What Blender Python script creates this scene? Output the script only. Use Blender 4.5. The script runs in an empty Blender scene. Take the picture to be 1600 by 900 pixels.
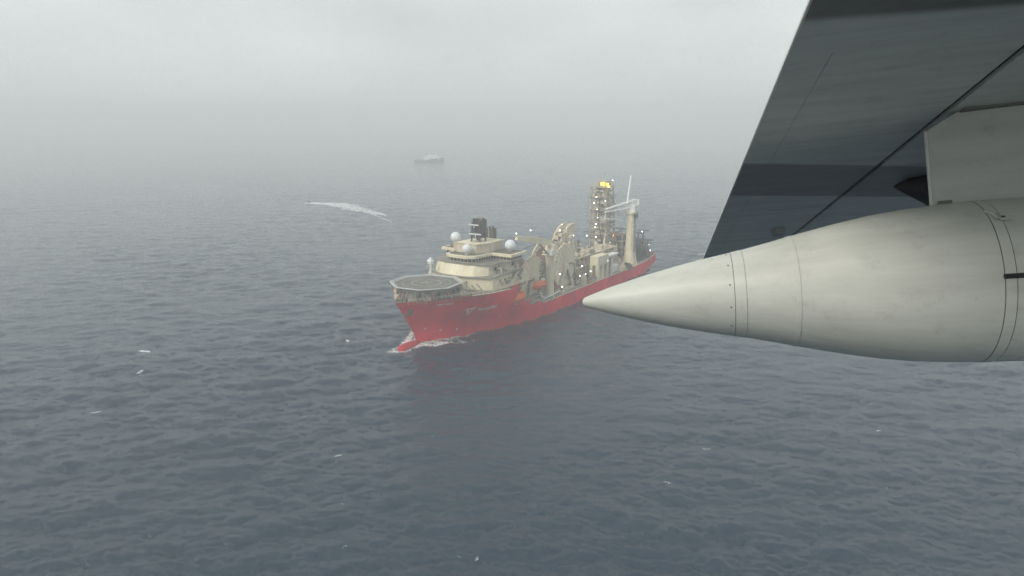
import bpy, math, random
import numpy as np
from mathutils import Vector, Matrix

random.seed(7)
C = bpy.context.scene.collection
SC = bpy.context.scene
rad = math.radians

# ---------------------------------------------------------------- camera, sky, sun, exposure
CAM_Z = 80.0
cam_d = bpy.data.cameras.new('camera')
cam_d.sensor_width = 36.0
cam_d.lens = 36.0 * 1160.0 / 1600.0
cam_d.clip_start = 0.1
cam_d.clip_end = 30000.0
cam = bpy.data.objects.new('camera', cam_d)
cam.location = (0, 0, CAM_Z)
cam.rotation_euler = (rad(90 - 13.0), 0, 0)
C.objects.link(cam)
SC.camera = cam

SUN_ELEV, SUN_AZ = 40.0, 234.0        # azimuth clockwise from +Y (the view): light comes from the left, somewhat behind
world = bpy.data.worlds.new('World')
SC.world = world
world.use_nodes = True
wn, wl = world.node_tree.nodes, world.node_tree.links
bg = wn['Background']
sky = wn.new('ShaderNodeTexSky')
sky.sky_type = 'NISHITA'
sky.sun_disc = False
sky.sun_elevation = rad(SUN_ELEV)
sky.sun_rotation = rad(SUN_AZ)
sky.altitude = 50
sky.air_density = 1.5
sky.dust_density = 6.0
sky.ozone_density = 1.0
wmix = wn.new('ShaderNodeMixRGB')
wmix.inputs['Fac'].default_value = 0.86
wmix.inputs['Color2'].default_value = (6.35, 6.80, 6.75, 1)   # thick overcast over the blue sky
wl.new(sky.outputs['Color'], wmix.inputs['Color1'])
# faint unevenness of the cloud base
wtc = wn.new('ShaderNodeTexCoord'); wno = wn.new('ShaderNodeTexNoise'); wno.inputs['Scale'].default_value = 3.2; wno.inputs['Detail'].default_value = 4
wmp = wn.new('ShaderNodeMapping'); wmp.inputs['Scale'].default_value = (1, 1, 2.2)
wl.new(wtc.outputs['Generated'], wmp.inputs['Vector']); wl.new(wmp.outputs['Vector'], wno.inputs['Vector'])
wmr = wn.new('ShaderNodeMapRange'); wmr.inputs['From Min'].default_value = 0.3; wmr.inputs['From Max'].default_value = 0.7; wmr.inputs['To Min'].default_value = 0.88; wmr.inputs['To Max'].default_value = 1.10
wl.new(wno.outputs['Fac'], wmr.inputs['Value'])
wvm = wn.new('ShaderNodeVectorMath'); wvm.operation = 'SCALE'
wl.new(wmix.outputs['Color'], wvm.inputs[0]); wl.new(wmr.outputs['Result'], wvm.inputs['Scale'])
wl.new(wvm.outputs['Vector'], bg.inputs['Color'])
bg.inputs['Strength'].default_value = 0.10

sun_d = bpy.data.lights.new('sun', 'SUN')
sun_d.energy = 1.5
sun_d.angle = rad(25)
sun_d.color = (1.0, 0.96, 0.88)
sun = bpy.data.objects.new('sun', sun_d)
sd = Vector((math.sin(rad(SUN_AZ)) * math.cos(rad(SUN_ELEV)), math.cos(rad(SUN_AZ)) * math.cos(rad(SUN_ELEV)), math.sin(rad(SUN_ELEV))))
sun.rotation_euler = (-sd).to_track_quat('-Z', 'Y').to_euler()
sun.location = (0, 0, 300)
C.objects.link(sun)

SC.view_settings.view_transform = 'Standard'
SC.view_settings.look = 'None'
SC.view_settings.exposure = 0.35
SC.view_settings.gamma = 1.0
SC.view_settings.use_curve_mapping = False
SC.render.engine = 'CYCLES'
SC.cycles.use_denoising = True
SC.cycles.denoising_input_passes = 'RGB_ALBEDO_NORMAL'
SC.cycles.denoising_prefilter = 'FAST'
SC.cycles.use_adaptive_sampling = False
SC.cycles.max_bounces = 8
SC.cycles.volume_bounces = 2
SC.cycles.transparent_max_bounces = 8

HAZE_DENSITY = 0.00098
HAZE_TOP = 125.0

# ---------------------------------------------------------------- helpers
def tag(o, label=None, cat=None, group=None, kind=None):
    if label: o['label'] = label
    if cat: o['category'] = cat
    if group: o['group'] = group
    if kind: o['kind'] = kind
    return o

def empty(name, loc=(0, 0, 0), rotz=0.0):
    o = bpy.data.objects.new(name, None)
    o.location = loc
    o.rotation_euler = (0, 0, rotz)
    C.objects.link(o)
    return o

class MB:
    """collects shapes and links them as one mesh object"""
    def __init__(s): s.v, s.f, s.m, s.mi = [], [], [], 0
    def add(s, vs, fs):
        b = len(s.v)
        s.v += [tuple(p) for p in vs]
        s.f += [tuple(b + i for i in q) for q in fs]
        s.m += [s.mi] * len(fs)
        return s
    def box(s, c, d, rz=0.0, tilt=None):
        hx, hy, hz = d[0] / 2, d[1] / 2, d[2] / 2
        vs = [Vector((x, y, z)) for z in (-hz, hz) for y in (-hy, hy) for x in (-hx, hx)]
        m = Matrix.Rotation(rz, 3, 'Z')
        if tilt: m = m @ Matrix.Rotation(tilt[1], 3, tilt[0])
        vs = [m @ p + Vector(c) for p in vs]
        return s.add(vs, [(0, 2, 3, 1), (4, 5, 7, 6), (0, 1, 5, 4), (2, 6, 7, 3), (0, 4, 6, 2), (1, 3, 7, 5)])
    def box2(s, a, b):
        return s.box([(a[i] + b[i]) / 2 for i in range(3)], [abs(b[i] - a[i]) for i in range(3)])
    def loft(s, rings, cap=True, closed=True):
        n = len(rings[0]); vs = [p for r in rings for p in r]; fs = []
        for i in range(len(rings) - 1):
            for j in range(n if closed else n - 1):
                k = (j + 1) % n
                fs.append((i * n + j, i * n + k, (i + 1) * n + k, (i + 1) * n + j))
        if cap:
            fs.append(tuple(range(n - 1, -1, -1)))
            fs.append(tuple((len(rings) - 1) * n + j for j in range(n)))
        return s.add(vs, fs)
    def bar(s, p, q, r0, r1=None, n=8, cap=True):
        p, q = Vector(p), Vector(q); r1 = r0 if r1 is None else r1
        d = (q - p).normalized()
        up = Vector((0, 0, 1)) if abs(d.z) < 0.95 else Vector((1, 0, 0))
        e = d.cross(up).normalized(); g = d.cross(e)
        ring = lambda c, r: [c + (e * math.cos(2 * math.pi * i / n) + g * math.sin(2 * math.pi * i / n)) * r for i in range(n)]
        return s.loft([ring(p, r0), ring(q, r1)], cap)
    def path(s, pts, r, n=6):
        for a, b in zip(pts[:-1], pts[1:]): s.bar(a, b, r, r, n)
        return s
    def beam(s, p, q, w, h, w2=None, h2=None):
        p, q = Vector(p), Vector(q); w2 = w if w2 is None else w2; h2 = h if h2 is None else h2
        d = (q - p).normalized()
        e = d.cross(Vector((0, 0, 1)))
        e = e.normalized() if e.length > 1e-4 else Vector((1, 0, 0))
        g = e.cross(d)
        ring = lambda c, a, b: [c + e * a * x / 2 + g * b * y / 2 for x, y in ((-1, -1), (1, -1), (1, 1), (-1, 1))]
        return s.loft([ring(p, w, h), ring(q, w2, h2)])
    def sphere(s, c, r, n=16, m=10, sz=1.0):
        c = Vector(c); rings = []
        for i in range(1, m):
            t = math.pi * i / m
            rings.append([c + Vector((r * math.sin(t) * math.cos(2 * math.pi * j / n), r * math.sin(t) * math.sin(2 * math.pi * j / n), -r * sz * math.cos(t))) for j in range(n)])
        return s.loft(rings)
    def prism(s, poly, z0, z1, top=None):
        top = top or poly
        return s.loft([[(x, y, z0) for x, y in poly], [(x, y, z1) for x, y in top]])
    def build(s, name, mats, parent=None, smooth=False, bevel=0.0):
        me = bpy.data.meshes.new(name)
        me.from_pydata([tuple(p) for p in s.v], [], s.f)
        mats = mats if isinstance(mats, (list, tuple)) else [mats]
        for m in mats: me.materials.append(m)
        if len(mats) > 1: me.polygons.foreach_set('material_index', s.m)
        me.validate(); 
        import bmesh
        bm = bmesh.new(); bm.from_mesh(me); bmesh.ops.recalc_face_normals(bm, faces=bm.faces); bm.to_mesh(me); bm.free()
        o = bpy.data.objects.new(name, me)
        C.objects.link(o)
        if parent: o.parent = parent
        if smooth:
            me.polygons.foreach_set('use_smooth', [True] * len(me.polygons))
            try: me.set_sharp_from_angle(angle=rad(38))
            except Exception: pass
        if bevel:
            b = o.modifiers.new('bevel', 'BEVEL'); b.width = bevel; b.segments = 2; b.limit_method = 'ANGLE'
        return o

def mat(name, col, rough=0.6, var=0.12, scale=0.5, metal=0.0, streak=0.0, dirt=None, bump=0.0, spec=0.4):
    """painted surface with a little uneven wear; streak stretches the noise down the surface"""
    m = bpy.data.materials.new(name); m.use_nodes = True
    n, l = m.node_tree.nodes, m.node_tree.links
    b = n['Principled BSDF']
    b.inputs['Roughness'].default_value = rough
    b.inputs['Metallic'].default_value = metal
    b.inputs['Specular IOR Level'].default_value = spec
    tc = n.new('ShaderNodeTexCoord'); mp = n.new('ShaderNodeMapping')
    l.new(tc.outputs['Object'], mp.inputs['Vector'])
    mp.inputs['Scale'].default_value = (1, 1, 1.0 - 0.85 * streak)
    t = n.new('ShaderNodeTexNoise'); t.inputs['Scale'].default_value = scale; t.inputs['Detail'].default_value = 6; t.inputs['Roughness'].default_value = 0.65
    l.new(mp.outputs['Vector'], t.inputs['Vector'])
    r = n.new('ShaderNodeValToRGB')
    d = dirt or tuple(c * (1 - 2.2 * var) for c in col)
    r.color_ramp.elements[0].position = 0.32; r.color_ramp.elements[0].color = (*[max(0, x) for x in d], 1)
    r.color_ramp.elements[1].position = 0.62; r.color_ramp.elements[1].color = (*[min(1, c * (1 + 0.35 * var)) for c in col], 1)
    l.new(t.outputs['Fac'], r.inputs['Fac'])
    l.new(r.outputs['Color'], b.inputs['Base Color'])
    if bump:
        bp = n.new('ShaderNodeBump'); bp.inputs['Strength'].default_value = bump; bp.inputs['Distance'].default_value = 0.05
        l.new(t.outputs['Fac'], bp.inputs['Height']); l.new(bp.outputs['Normal'], b.inputs['Normal'])
    return m

def lamp_mat(name, col, strength):
    m = bpy.data.materials.new(name); m.use_nodes = True
    b = m.node_tree.nodes['Principled BSDF']
    b.inputs['Base Color'].default_value = (*col, 1)
    b.inputs['Emission Color'].default_value = (*col, 1)
    b.inputs['Emission Strength'].default_value = strength
    return m

M = dict(
    red=mat('hull_red_paint', (0.82, 0.008, 0.042), 0.6, 0.18, 0.12, streak=0.6, dirt=(0.56, 0.008, 0.032), spec=0.2),
    boot=mat('red_antifouling', (0.46, 0.016, 0.026), 0.6, 0.15, 0.3, spec=0.2),
    cream=mat('cream_paint', (0.80, 0.73, 0.52), 0.5, 0.06, 0.25, streak=0.7, dirt=(0.66, 0.58, 0.42)),
    cream2=mat('weathered_cream_paint', (0.72, 0.64, 0.49), 0.6, 0.12, 0.3, streak=0.6, dirt=(0.50, 0.42, 0.31)),
    white=mat('white_paint', (0.80, 0.80, 0.78), 0.45, 0.05, 0.4),
    dome=mat('white_radome', (0.82, 0.84, 0.86), 0.4, 0.03, 0.4),
    deck=mat('deck_coating', (0.16, 0.15, 0.12), 0.85, 0.25, 0.25, dirt=(0.10, 0.085, 0.06)),
    helideck=mat('helideck_coating', (0.17, 0.165, 0.145), 0.9, 0.16, 0.3),
    mark=mat('deck_marking_paint', (0.36, 0.34, 0.30), 0.8, 0.25, 0.8),
    rim=mat('net_rim', (0.62, 0.62, 0.60), 0.7, 0.1, 0.5),
    steel=mat('grey_steel', (0.27, 0.25, 0.21), 0.6, 0.2, 0.4),
    dark=mat('dark_steel', (0.085, 0.080, 0.072), 0.6, 0.2, 0.4),
    tower=mat('tower_steel', (0.52, 0.47, 0.37), 0.6, 0.22, 0.25),
    rust=mat('brown_machinery', (0.26, 0.14, 0.10), 0.7, 0.2, 0.4),
    orange=mat('orange_boat', (0.75, 0.16, 0.05), 0.45, 0.08, 0.5),
    blue=mat('blue_container', (0.06, 0.12, 0.25), 0.6, 0.15, 0.4),
    green=mat('green_machinery', (0.10, 0.16, 0.12), 0.6, 0.15, 0.4),
    glass=mat('dark_window', (0.02, 0.025, 0.03), 0.15, 0.05, 1.0, spec=0.6),
    letter=mat('white_lettering', (0.82, 0.80, 0.78), 0.5, 0.05, 1.0),
    lamp=lamp_mat('lit_lamp', (1.0, 0.97, 0.90), 7.0),
    amber=lamp_mat('amber_lamp', (1.0, 0.66, 0.03), 3.6),
    orange_lamp=lamp_mat('orange_lamp', (1.0, 0.42, 0.08), 4.0),
    supply=mat('supply_hull', (0.012, 0.022, 0.022), 0.5, 0.1, 0.3),
)

# ---------------------------------------------------------------- sea
def ocean(N, L, wind, cut_lo, cut_hi, sigma, seed, spread=2):
    """one tile of a wind sea: height and sideways displacement"""
    rng = np.random.default_rng(seed)
    k1 = np.fft.fftfreq(N, L / N) * 2 * np.pi
    kx, ky = np.meshgrid(k1, k1, indexing='xy')
    k = np.hypot(kx, ky); k[0, 0] = 1e-6
    kp = 2 * np.pi / wind[1]
    w = np.array([math.cos(wind[0]), math.sin(wind[0])])
    c = (kx * w[0] + ky * w[1]) / k
    P = np.exp(-1.25 * (kp / k) ** 2) / k ** 3.35 * (0.06 + np.abs(c) ** spread)
    P *= np.exp(-(cut_hi * k / (2 * np.pi)) ** 2) * (k > 2 * np.pi / cut_lo)
    P[0, 0] = 0
    h = (rng.normal(size=(N, N)) + 1j * rng.normal(size=(N, N))) * np.sqrt(P)
    H = np.fft.ifft2(h).real
    g = sigma / H.std()
    X = np.fft.ifft2(-1j * kx / k * h).real * g
    Y = np.fft.ifft2(-1j * ky / k * h).real * g
    return H * g, X, Y

def sample(t, x, y, L):
    N = t.shape[0]
    u = (x / L * N) % N; v = (y / L * N) % N
    i = np.floor(u).astype(int); j = np.floor(v).astype(int)
    a = u - i; b = v - j
    i %= N; j %= N
    i2 = (i + 1) % N; j2 = (j + 1) % N
    return (t[j, i] * (1 - a) + t[j, i2] * a) * (1 - b) + (t[j2, i] * (1 - a) + t[j2, i2] * a) * b

WIND = rad(-84)
T1 = ocean(512, 350.0, (WIND, 24.0), 140.0, 1.3, 0.34, 3, 3)
T2 = ocean(512, 73.0, (WIND + 0.30, 2.7), 11.0, 0.3, 0.095, 5, 2)

def crest(t, L, chop):
    d = L / t[0].shape[0]
    xx = np.gradient(t[1], d, axis=1); yy = np.gradient(t[2], d, axis=0)
    xy = np.gradient(t[1], d, axis=0); yx = np.gradient(t[2], d, axis=1)
    return (1 + chop * xx) * (1 + chop * yy) - chop * chop * xy * yx

J1 = crest(T1, 350.0, 1.05)
J_CUT = np.quantile(J1, 0.004)

def rot2(x, y, a): return x * math.cos(a) - y * math.sin(a), x * math.sin(a) + y * math.cos(a)

def sea_at(x, y):
    x = np.asarray(x, float); y = np.asarray(y, float)
    r = np.hypot(x, y)
    f1 = 1 / (1 + (r / 800) ** 2); f2 = 1 / (1 + (r / 330) ** 2)
    xr, yr = rot2(x, y, 0.6)
    z = sample(T1[0], x, y, 350.0) * f1 + sample(T2[0], xr, yr, 73.0) * f2
    dx = sample(T1[1], x, y, 350.0) * f1; dy = sample(T1[2], x, y, 350.0) * f1
    ex, ey = rot2(sample(T2[1], xr, yr, 73.0), sample(T2[2], xr, yr, 73.0), -0.6)
    amp = 0.82 + 0.34 * np.sin(x * 0.021 + 1.3 * np.sin(y * 0.013)) * np.sin(y * 0.017 + 0.8) + 0.16 * np.sin(x * 0.057 + 2.0 * np.sin(y * 0.041 + 1)) * np.sin(y * 0.049 + 2)   # gusts: rougher and calmer patches
    return dx * 1.05 + ex * f2, dy * 1.05 + ey * f2, z * amp, amp

# ship placement (needed for the foam at its bow)
SHIP_A = np.array([math.cos(rad(56.8)), math.sin(rad(56.8))])       # towards the stern
SHIP_P = np.array([SHIP_A[1], -SHIP_A[0]])                           # towards port
STEM = np.array([-34.5, 257.0])
WAKE = np.array([(-198, 716), (-192, 706), (-182, 701), (-170, 699), (-160, 692), (-146, 672), (-133, 652), (-118, 633), (-103, 614)], float)
WAKE2 = np.array([(-130, 650), (-118, 625), (-106, 600), (-94, 575)], float)
CAPS = [(-115.3, 192.7, 2.2), (-128.7, 248, 3.0), (-95.5, 180.3, 1.5), (-86, 188.3, 1.3), (-119.7, 227.2, 1.6), (-41.8, 165.7, 1.5), (-31.5, 126, 0.9),
        (-6.5, 123.2, 1.1), (-9.5, 123.8, 0.6), (48.2, 169.6, 1.3), (-45.9, 229.7, 1.6), (-56.9, 190, 1.0), (34.8, 151.9, 0.9), (30, 215, 2.2), (66, 205, 1.4), (96, 180, 1.0), (-60, 260, 2.0), (-75, 205, 0.8), (83, 150, 0.8), (-36, 143, 0.7)]

def seg_dist(px, py, pts):
    best = np.full(px.shape, 1e9); at = np.zeros(px.shape); n = len(pts) - 1
    for i in range(n):
        a, b = pts[i], pts[i + 1]; d = b - a
        t = np.clip(((px - a[0]) * d[0] + (py - a[1]) * d[1]) / (d @ d), 0, 1)
        q = np.hypot(px - a[0] - t * d[0], py - a[1] - t * d[1])
        m = q < best
        best = np.where(m, q, best); at = np.where(m, (i + t) / n, at)
    return best, at

def build_sea():
    r0 = np.concatenate([[3, 12, 25, 40, 52, 62], 70 * np.exp(np.arange(0, 1300) * 0.0035)])
    r0 = r0[r0 < 6500]
    fine = np.linspace(-52, 52, 1300)
    th = np.radians(np.concatenate([fine, np.arange(56, 308, 4.0)]))
    nr, nt = len(r0), len(th)
    jit = np.random.default_rng(1).uniform(-0.25, 0.25, (nr, nt)) * np.where(np.arange(nt) < 1298, 1, 0)[None, :]
    Rg = r0[:, None] * (1 + jit * 0.0035); Tg = th[None, :] + jit[::-1] * rad(0.08)
    X = (Rg * np.sin(Tg)).ravel(); Y = (Rg * np.cos(Tg)).ravel()
    dx, dy, z, amp = sea_at(X, Y)
    # foam: crests that break, white water at the stem, the streak behind the small boat
    foam = np.clip((J_CUT - sample(J1, X, Y, 350.0)) * 6, 0, 1) * (amp > 0.98) * 0.55
    s = (X - STEM[0]) * SHIP_A[0] + (Y - STEM[1]) * SHIP_A[1]; p = (X - STEM[0]) * SHIP_P[0] + (Y - STEM[1]) * SHIP_P[1]
    hb = 19.3 * np.sin(np.pi / 2 * np.clip(s / 70, 0, 1))
    off = np.abs(p) - hb
    near = 1.35 * np.exp(-np.clip(off, 0, 99) / 5.0) * np.clip((s + 17) / 5, 0, 1) * np.clip((34 - s) / 26, 0, 1)
    trail = np.exp(-((off - 4.5 - 0.22 * s) / 1.4) ** 2) * np.clip((s + 6) / 6, 0, 1) * np.clip((36 - s) / 30, 0, 1)
    lip = np.exp(-np.clip(off, 0, 99) / 0.9) * (s > 5) * np.clip((175 - s) / 110, 0, 1) * 0.56
    rag = np.clip(sample(T2[0], X * 0.7, Y * 0.7, 73.0) / 0.095, -2, 2)
    wash = np.exp(-np.clip(off, 0, 99) / 7.0) * np.clip((s + 20) / 8, 0, 1) * np.clip((52 - s) / 40, 0, 1)
    foam = np.maximum(foam, np.clip(near * 0.45 + trail * 0.42 + wash * 0.34 + 0.14 * rag * wash, 0, 0.72)); foam = np.maximum(foam, lip)
    d, t = seg_dist(X, Y, WAKE)
    w = 2.0 + 12.0 * np.sin(np.pi * np.clip(t, 0, 1)) ** 1.1 * (1 + 0.35 * rag)
    foam = np.maximum(foam, np.clip(1.15 - (d / w) ** 2, 0, 0.8) * np.where(t < 0.08, 0.6, 1) * (1.0 - 0.22 * t + 0.13 * rag))
    d, t = seg_dist(X, Y, WAKE2)
    foam = np.maximum(foam, np.clip(1 - d / 4.0, 0, 1) * (0.82 - 0.22 * t + 0.14 * rag))
    for cx, cy, q in CAPS:
        u, v = rot2(X - cx, Y - cy, -0.25 + 0.5 * math.sin(cx * 7.1))
        v = v - 0.25 * q * np.sin(u / q * 2.1 + cx)
        foam = np.maximum(foam, np.clip(1.35 - np.hypot(u / (q * 1.15), v / (q * 0.5)), 0, 1) * (0.70 + 0.18 * math.sin(cx * 3.3)))
    inside = (s > -1) & (s < 172) & (off < -1.0)
    z = np.where(inside, -1.5, z)
    co = np.stack([X + dx, Y + dy, z], 1)
    co = np.vstack([co, [[0, 0, 0]]])
    idx = np.arange(nr * nt).reshape(nr, nt)
    a = idx[:-1]; b = idx[1:]
    quads = np.stack([a, b, np.roll(b, -1, 1), np.roll(a, -1, 1)], 2).reshape(-1, 4)
    hub = nr * nt
    tris = np.stack([idx[0], np.roll(idx[0], -1), np.full(nt, hub)], 1)
    me = bpy.data.meshes.new('sea')
    me.vertices.add(len(co)); me.vertices.foreach_set('co', co.astype(np.float32).ravel())
    nl = quads.size + tris.size
    me.loops.add(nl); me.loops.foreach_set('vertex_index', np.concatenate([quads[:, ::-1].ravel(), tris[:, ::-1].ravel()]).astype(np.int32))
    me.polygons.add(len(quads) + len(tris))
    ls = np.concatenate([np.arange(len(quads)) * 4, quads.size + np.arange(len(tris)) * 3])
    me.polygons.foreach_set('loop_start', ls.astype(np.int32))
    me.update(calc_edges=True); me.validate()
    me.polygons.foreach_set('use_smooth', np.ones(len(me.polygons), bool))
    if me.polygons[10].normal.z < 0: me.flip_normals()
    at = me.attributes.new('foam', 'FLOAT', 'POINT')
    at.data.foreach_set('value', np.append(foam, 0).astype(np.float32))
    o = bpy.data.objects.new('sea', me); C.objects.link(o); o['kind'] = 'structure'
    m = bpy.data.materials.new('sea_water'); m.use_nodes = True
    n, l = m.node_tree.nodes, m.node_tree.links
    b = n['Principled BSDF']
    b.inputs['Roughness'].default_value = 0.06
    b.inputs['IOR'].default_value = 1.333
    tc = n.new('ShaderNodeTexCoord')
    def noise(scale, stretch, detail, rough=0.6):
        mp = n.new('ShaderNodeMapping'); mp.inputs['Rotation'].default_value = (0, 0, rad(-18)); mp.inputs['Scale'].default_value = (stretch, 1, 1)
        l.new(tc.outputs['Object'], mp.inputs['Vector'])
        t = n.new('ShaderNodeTexNoise'); t.inputs['Scale'].default_value = scale; t.inputs['Detail'].default_value = detail; t.inputs['Roughness'].default_value = rough
        l.new(mp.outputs['Vector'], t.inputs['Vector']); return t
    n1 = noise(0.75, 0.45, 5, 0.62); n2 = noise(2.6, 0.6, 4, 0.6)
    b1 = n.new('ShaderNodeBump'); b1.inputs['Strength'].default_value = 1.0; b1.inputs['Distance'].default_value = 0.26
    b2 = n.new('ShaderNodeBump'); b2.inputs['Strength'].default_value = 1.0; b2.inputs['Distance'].default_value = 0.05
    l.new(n1.outputs['Fac'], b1.inputs['Height']); l.new(n2.outputs['Fac'], b2.inputs['Height'])
    l.new(b1.outputs['Normal'], b2.inputs['Normal']); l.new(b2.outputs['Normal'], b.inputs['Normal'])
    b.inputs['Base Color'].default_value = (0.003, 0.022, 0.046, 1)
    fa = n.new('ShaderNodeAttribute'); fa.attribute_name = 'foam'
    fn = noise(0.9, 0.8, 8, 0.72)
    ad = n.new('ShaderNodeMath'); ad.operation = 'ADD'; l.new(fa.outputs['Fac'], ad.inputs[0]); l.new(fn.outputs['Fac'], ad.inputs[1])
    mr = n.new('ShaderNodeMapRange'); mr.inputs['From Min'].default_value = 0.98; mr.inputs['From Max'].default_value = 1.25; mr.clamp = True
    l.new(ad.outputs[0], mr.inputs['Value'])
    fb = n.new('ShaderNodeBsdfDiffuse'); fb.inputs['Color'].default_value = (0.72, 0.74, 0.74, 1)
    mx = n.new('ShaderNodeMixShader'); l.new(mr.outputs['Result'], mx.inputs['Fac'])
    l.new(b.outputs['BSDF'], mx.inputs[1]); l.new(fb.outputs['BSDF'], mx.inputs[2])
    l.new(mx.outputs['Shader'], n['Material Output'].inputs['Surface'])
    me.materials.append(m)
build_sea()

# ---------------------------------------------------------------- haze: one closed box of even air round camera, sea and ships
hz = MB().box2((-7500, -7500, -4), (7500, 7500, HAZE_TOP))
hm = bpy.data.materials.new('sea_fog'); hm.use_nodes = True
hn = hm.node_tree.nodes; hn.remove(hn['Principled BSDF'])
pv = hn.new('ShaderNodeVolumePrincipled')
pv.inputs['Color'].default_value = (0.93, 0.955, 0.962, 1)
pv.inputs['Density'].default_value = HAZE_DENSITY
pv.inputs['Anisotropy'].default_value = 0.0
hm.node_tree.links.new(pv.outputs['Volume'], hn['Material Output'].inputs['Volume'])
haze = hz.build('haze', hm); haze['kind'] = 'stuff'

# ---------------------------------------------------------------- pipelay ship
SHIP_ROT = rad(180 + 56.8)
ship_c = STEM + SHIP_A * 80
ship = empty('pipelay_ship', (ship_c[0], ship_c[1], 0), SHIP_ROT)
tag(ship, 'large red hulled pipelay ship with cream deckhouse, octagonal helideck, reels and lay tower', 'ship')
def S(s, y, z): return Vector((80.0 - s, y, z))       # s = metres aft of the stem

def hull():
    zs = [-5, -2.5, -0.8, 0.8, 2.5, 4, 5.9, 8, 10, 12, 14, 16, 18]
    def stem(z): return float(np.interp(z, [-5, 0, 3.9, 7.3, 11.4, 14.8, 18], [1.5, 0, -1.2, -3.5, -6, -8.6, -10.6]))
    def entry(z): return float(np.interp(z, [-5, 0, 5, 10, 14, 18], [72, 68, 57, 43, 32, 22]))
    def top(s): return float(np.interp(s, [-20, -2, 8, 33, 35, 41.5, 49, 56, 150, 166, 178], [17.2, 17.3, 17.9, 16.4, 15.4, 9.6, 9.6, 5.9, 5.9, 6.7, 8.3]))
    def bottom(s): return float(np.interp(s, [-20, 152, 160, 168, 178], [-5, -5, -0.3, 2.4, 4.3]))
    def half(s, z):
        t = min(max((s - stem(z)) / (entry(z) - stem(z)), 0), 1)
        h = 19.0 * math.sin(math.pi / 2 * t) ** (0.92 if z > 8 else 1.0)
        if s > 160: h *= 1 - 0.05 * ((s - 160) / 18) ** 2
        return h
    ts = [0, 0.006, 0.015, 0.03, 0.05, 0.075, 0.105, 0.14, 0.18, 0.2, 0.23, 0.245, 0.26, 0.275, 0.29, 0.305, 0.32, 0.335, 0.35, 0.4, 0.5, 0.6, 0.7, 0.8, 0.86, 0.885, 0.91, 0.93, 0.955, 0.98, 1.0]
    mb = MB()
    for side in (1, -1):
        g = []
        for t in ts:
            row = []
            for z in zs:
                s = stem(z) + t * (178 - stem(z))
                zz = max(min(z, top(s)), bottom(s))
                row.append(S(s, side * half(s, zz), zz))
            g.append(row)
        nz = len(zs)
        vs = [p for r in g for p in r]
        fs = [(i * nz + j, (i + 1) * nz + j, (i + 1) * nz + j + 1, i * nz + j + 1) for i in range(len(ts) - 1) for j in range(nz - 1)]
        mb.add(vs, fs)
    # transom
    end = [S(178, y, z) for y, z in ((-half(178, 4.3), 4.3), (half(178, 4.3), 4.3), (half(178, 8.3), 8.3), (-half(178, 8.3), 8.3))]
    mb.add(end, [(0, 1, 2, 3)])
    h = mb.build('hull', M['red'], ship, smooth=True)
    # deck following the sheer, a little inside and below the hull edge
    dk = MB(); ss = list(np.arange(-9.5, 178.01, 2.5)); rows = []
    for s in ss:
        zt = (min(17.0, top(s) - 0.3) if s < 34 else top(s) - 0.9)
        hb = max(half(s, top(s)) - 0.25, 0.05)
        rows.append((S(s, hb, zt), S(s, -hb, zt)))
    vs = [p for r in rows for p in r]
    dk.add(vs, [(2 * i, 2 * i + 1, 2 * i + 3, 2 * i + 2) for i in range(len(ss) - 1)])
    dk.build('deck', M['deck'], ship)
    # cap rail along the top edge of the hull
    for side in (1, -1):
        for run in (np.arange(12, 33, 1.6), np.arange(57, 178.1, 6)):
            rl = MB()
            pts = [S(s, side * half(s, top(s)), top(s) + 0.02) for s in run]
            for a, b in zip(pts[:-1], pts[1:]): rl.beam(a, b, 0.5, 0.22)
            rl.build('cap_rail', M['cream2'], ship)
    bl = MB(); rings = []
    for i, (s, r, zc) in enumerate([(-9.3, 0.15, -0.5), (-9.0, 1.2, -0.5), (-8.1, 2.0, -0.6), (-6, 2.5, -0.8), (-3, 2.6, -0.95), (0, 2.5, -1.1), (6, 1.6, -1.4)]):
        rings.append([S(s, r * 0.95 * math.cos(2 * math.pi * j / 18), zc + r * math.sin(2 * math.pi * j / 18)) for j in range(18)])
    bl.loft(rings).build('bulbous_bow', M['boot'], h, smooth=True)
    # writing and marks on the port bow
    def side_pt(s, z, d=0.06):
        p = S(s, half(s, z), z); q = S(s + 0.4, half(s + 0.4, z), z); w = S(s, half(s, z + 0.4), z + 0.4)
        nrm = (q - p).cross(w - p).normalized()
        if nrm.y < 0: nrm = -nrm
        return p + nrm * d, (q - p).normalized(), (w - p).normalized(), nrm
    def text(body, s, z, size, name):
        cu = bpy.data.curves.new(name, 'FONT'); cu.body = body; cu.size = size; cu.extrude = 0.02; cu.offset = 0.02; cu.resolution_u = 2
        tmp = bpy.data.objects.new(name, cu); C.objects.link(tmp)
        dg = bpy.context.evaluated_depsgraph_get(); dg.update()
        me = bpy.data.meshes.new_from_object(tmp.evaluated_get(dg)); bpy.data.objects.remove(tmp)
        # lay every letter onto the curved plating: x runs aft along the side, y up it
        for v in me.vertices:
            sx = s + v.co.x * 0.94; zz = z + v.co.y
            q, _, _, nn = side_pt(sx, zz, 0.05 + v.co.z); v.co = q
        me.materials.clear(); me.materials.append(M['letter'])
        o = bpy.data.objects.new(name, me); C.objects.link(o); o.parent = h
    text('TechnipFMC', 18.3, 10.1, 1.75, 'lettering')
    text('DEEP ENERGY', 1.5, 15.0, 0.9, 'lettering')
    lg = MB()
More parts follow.
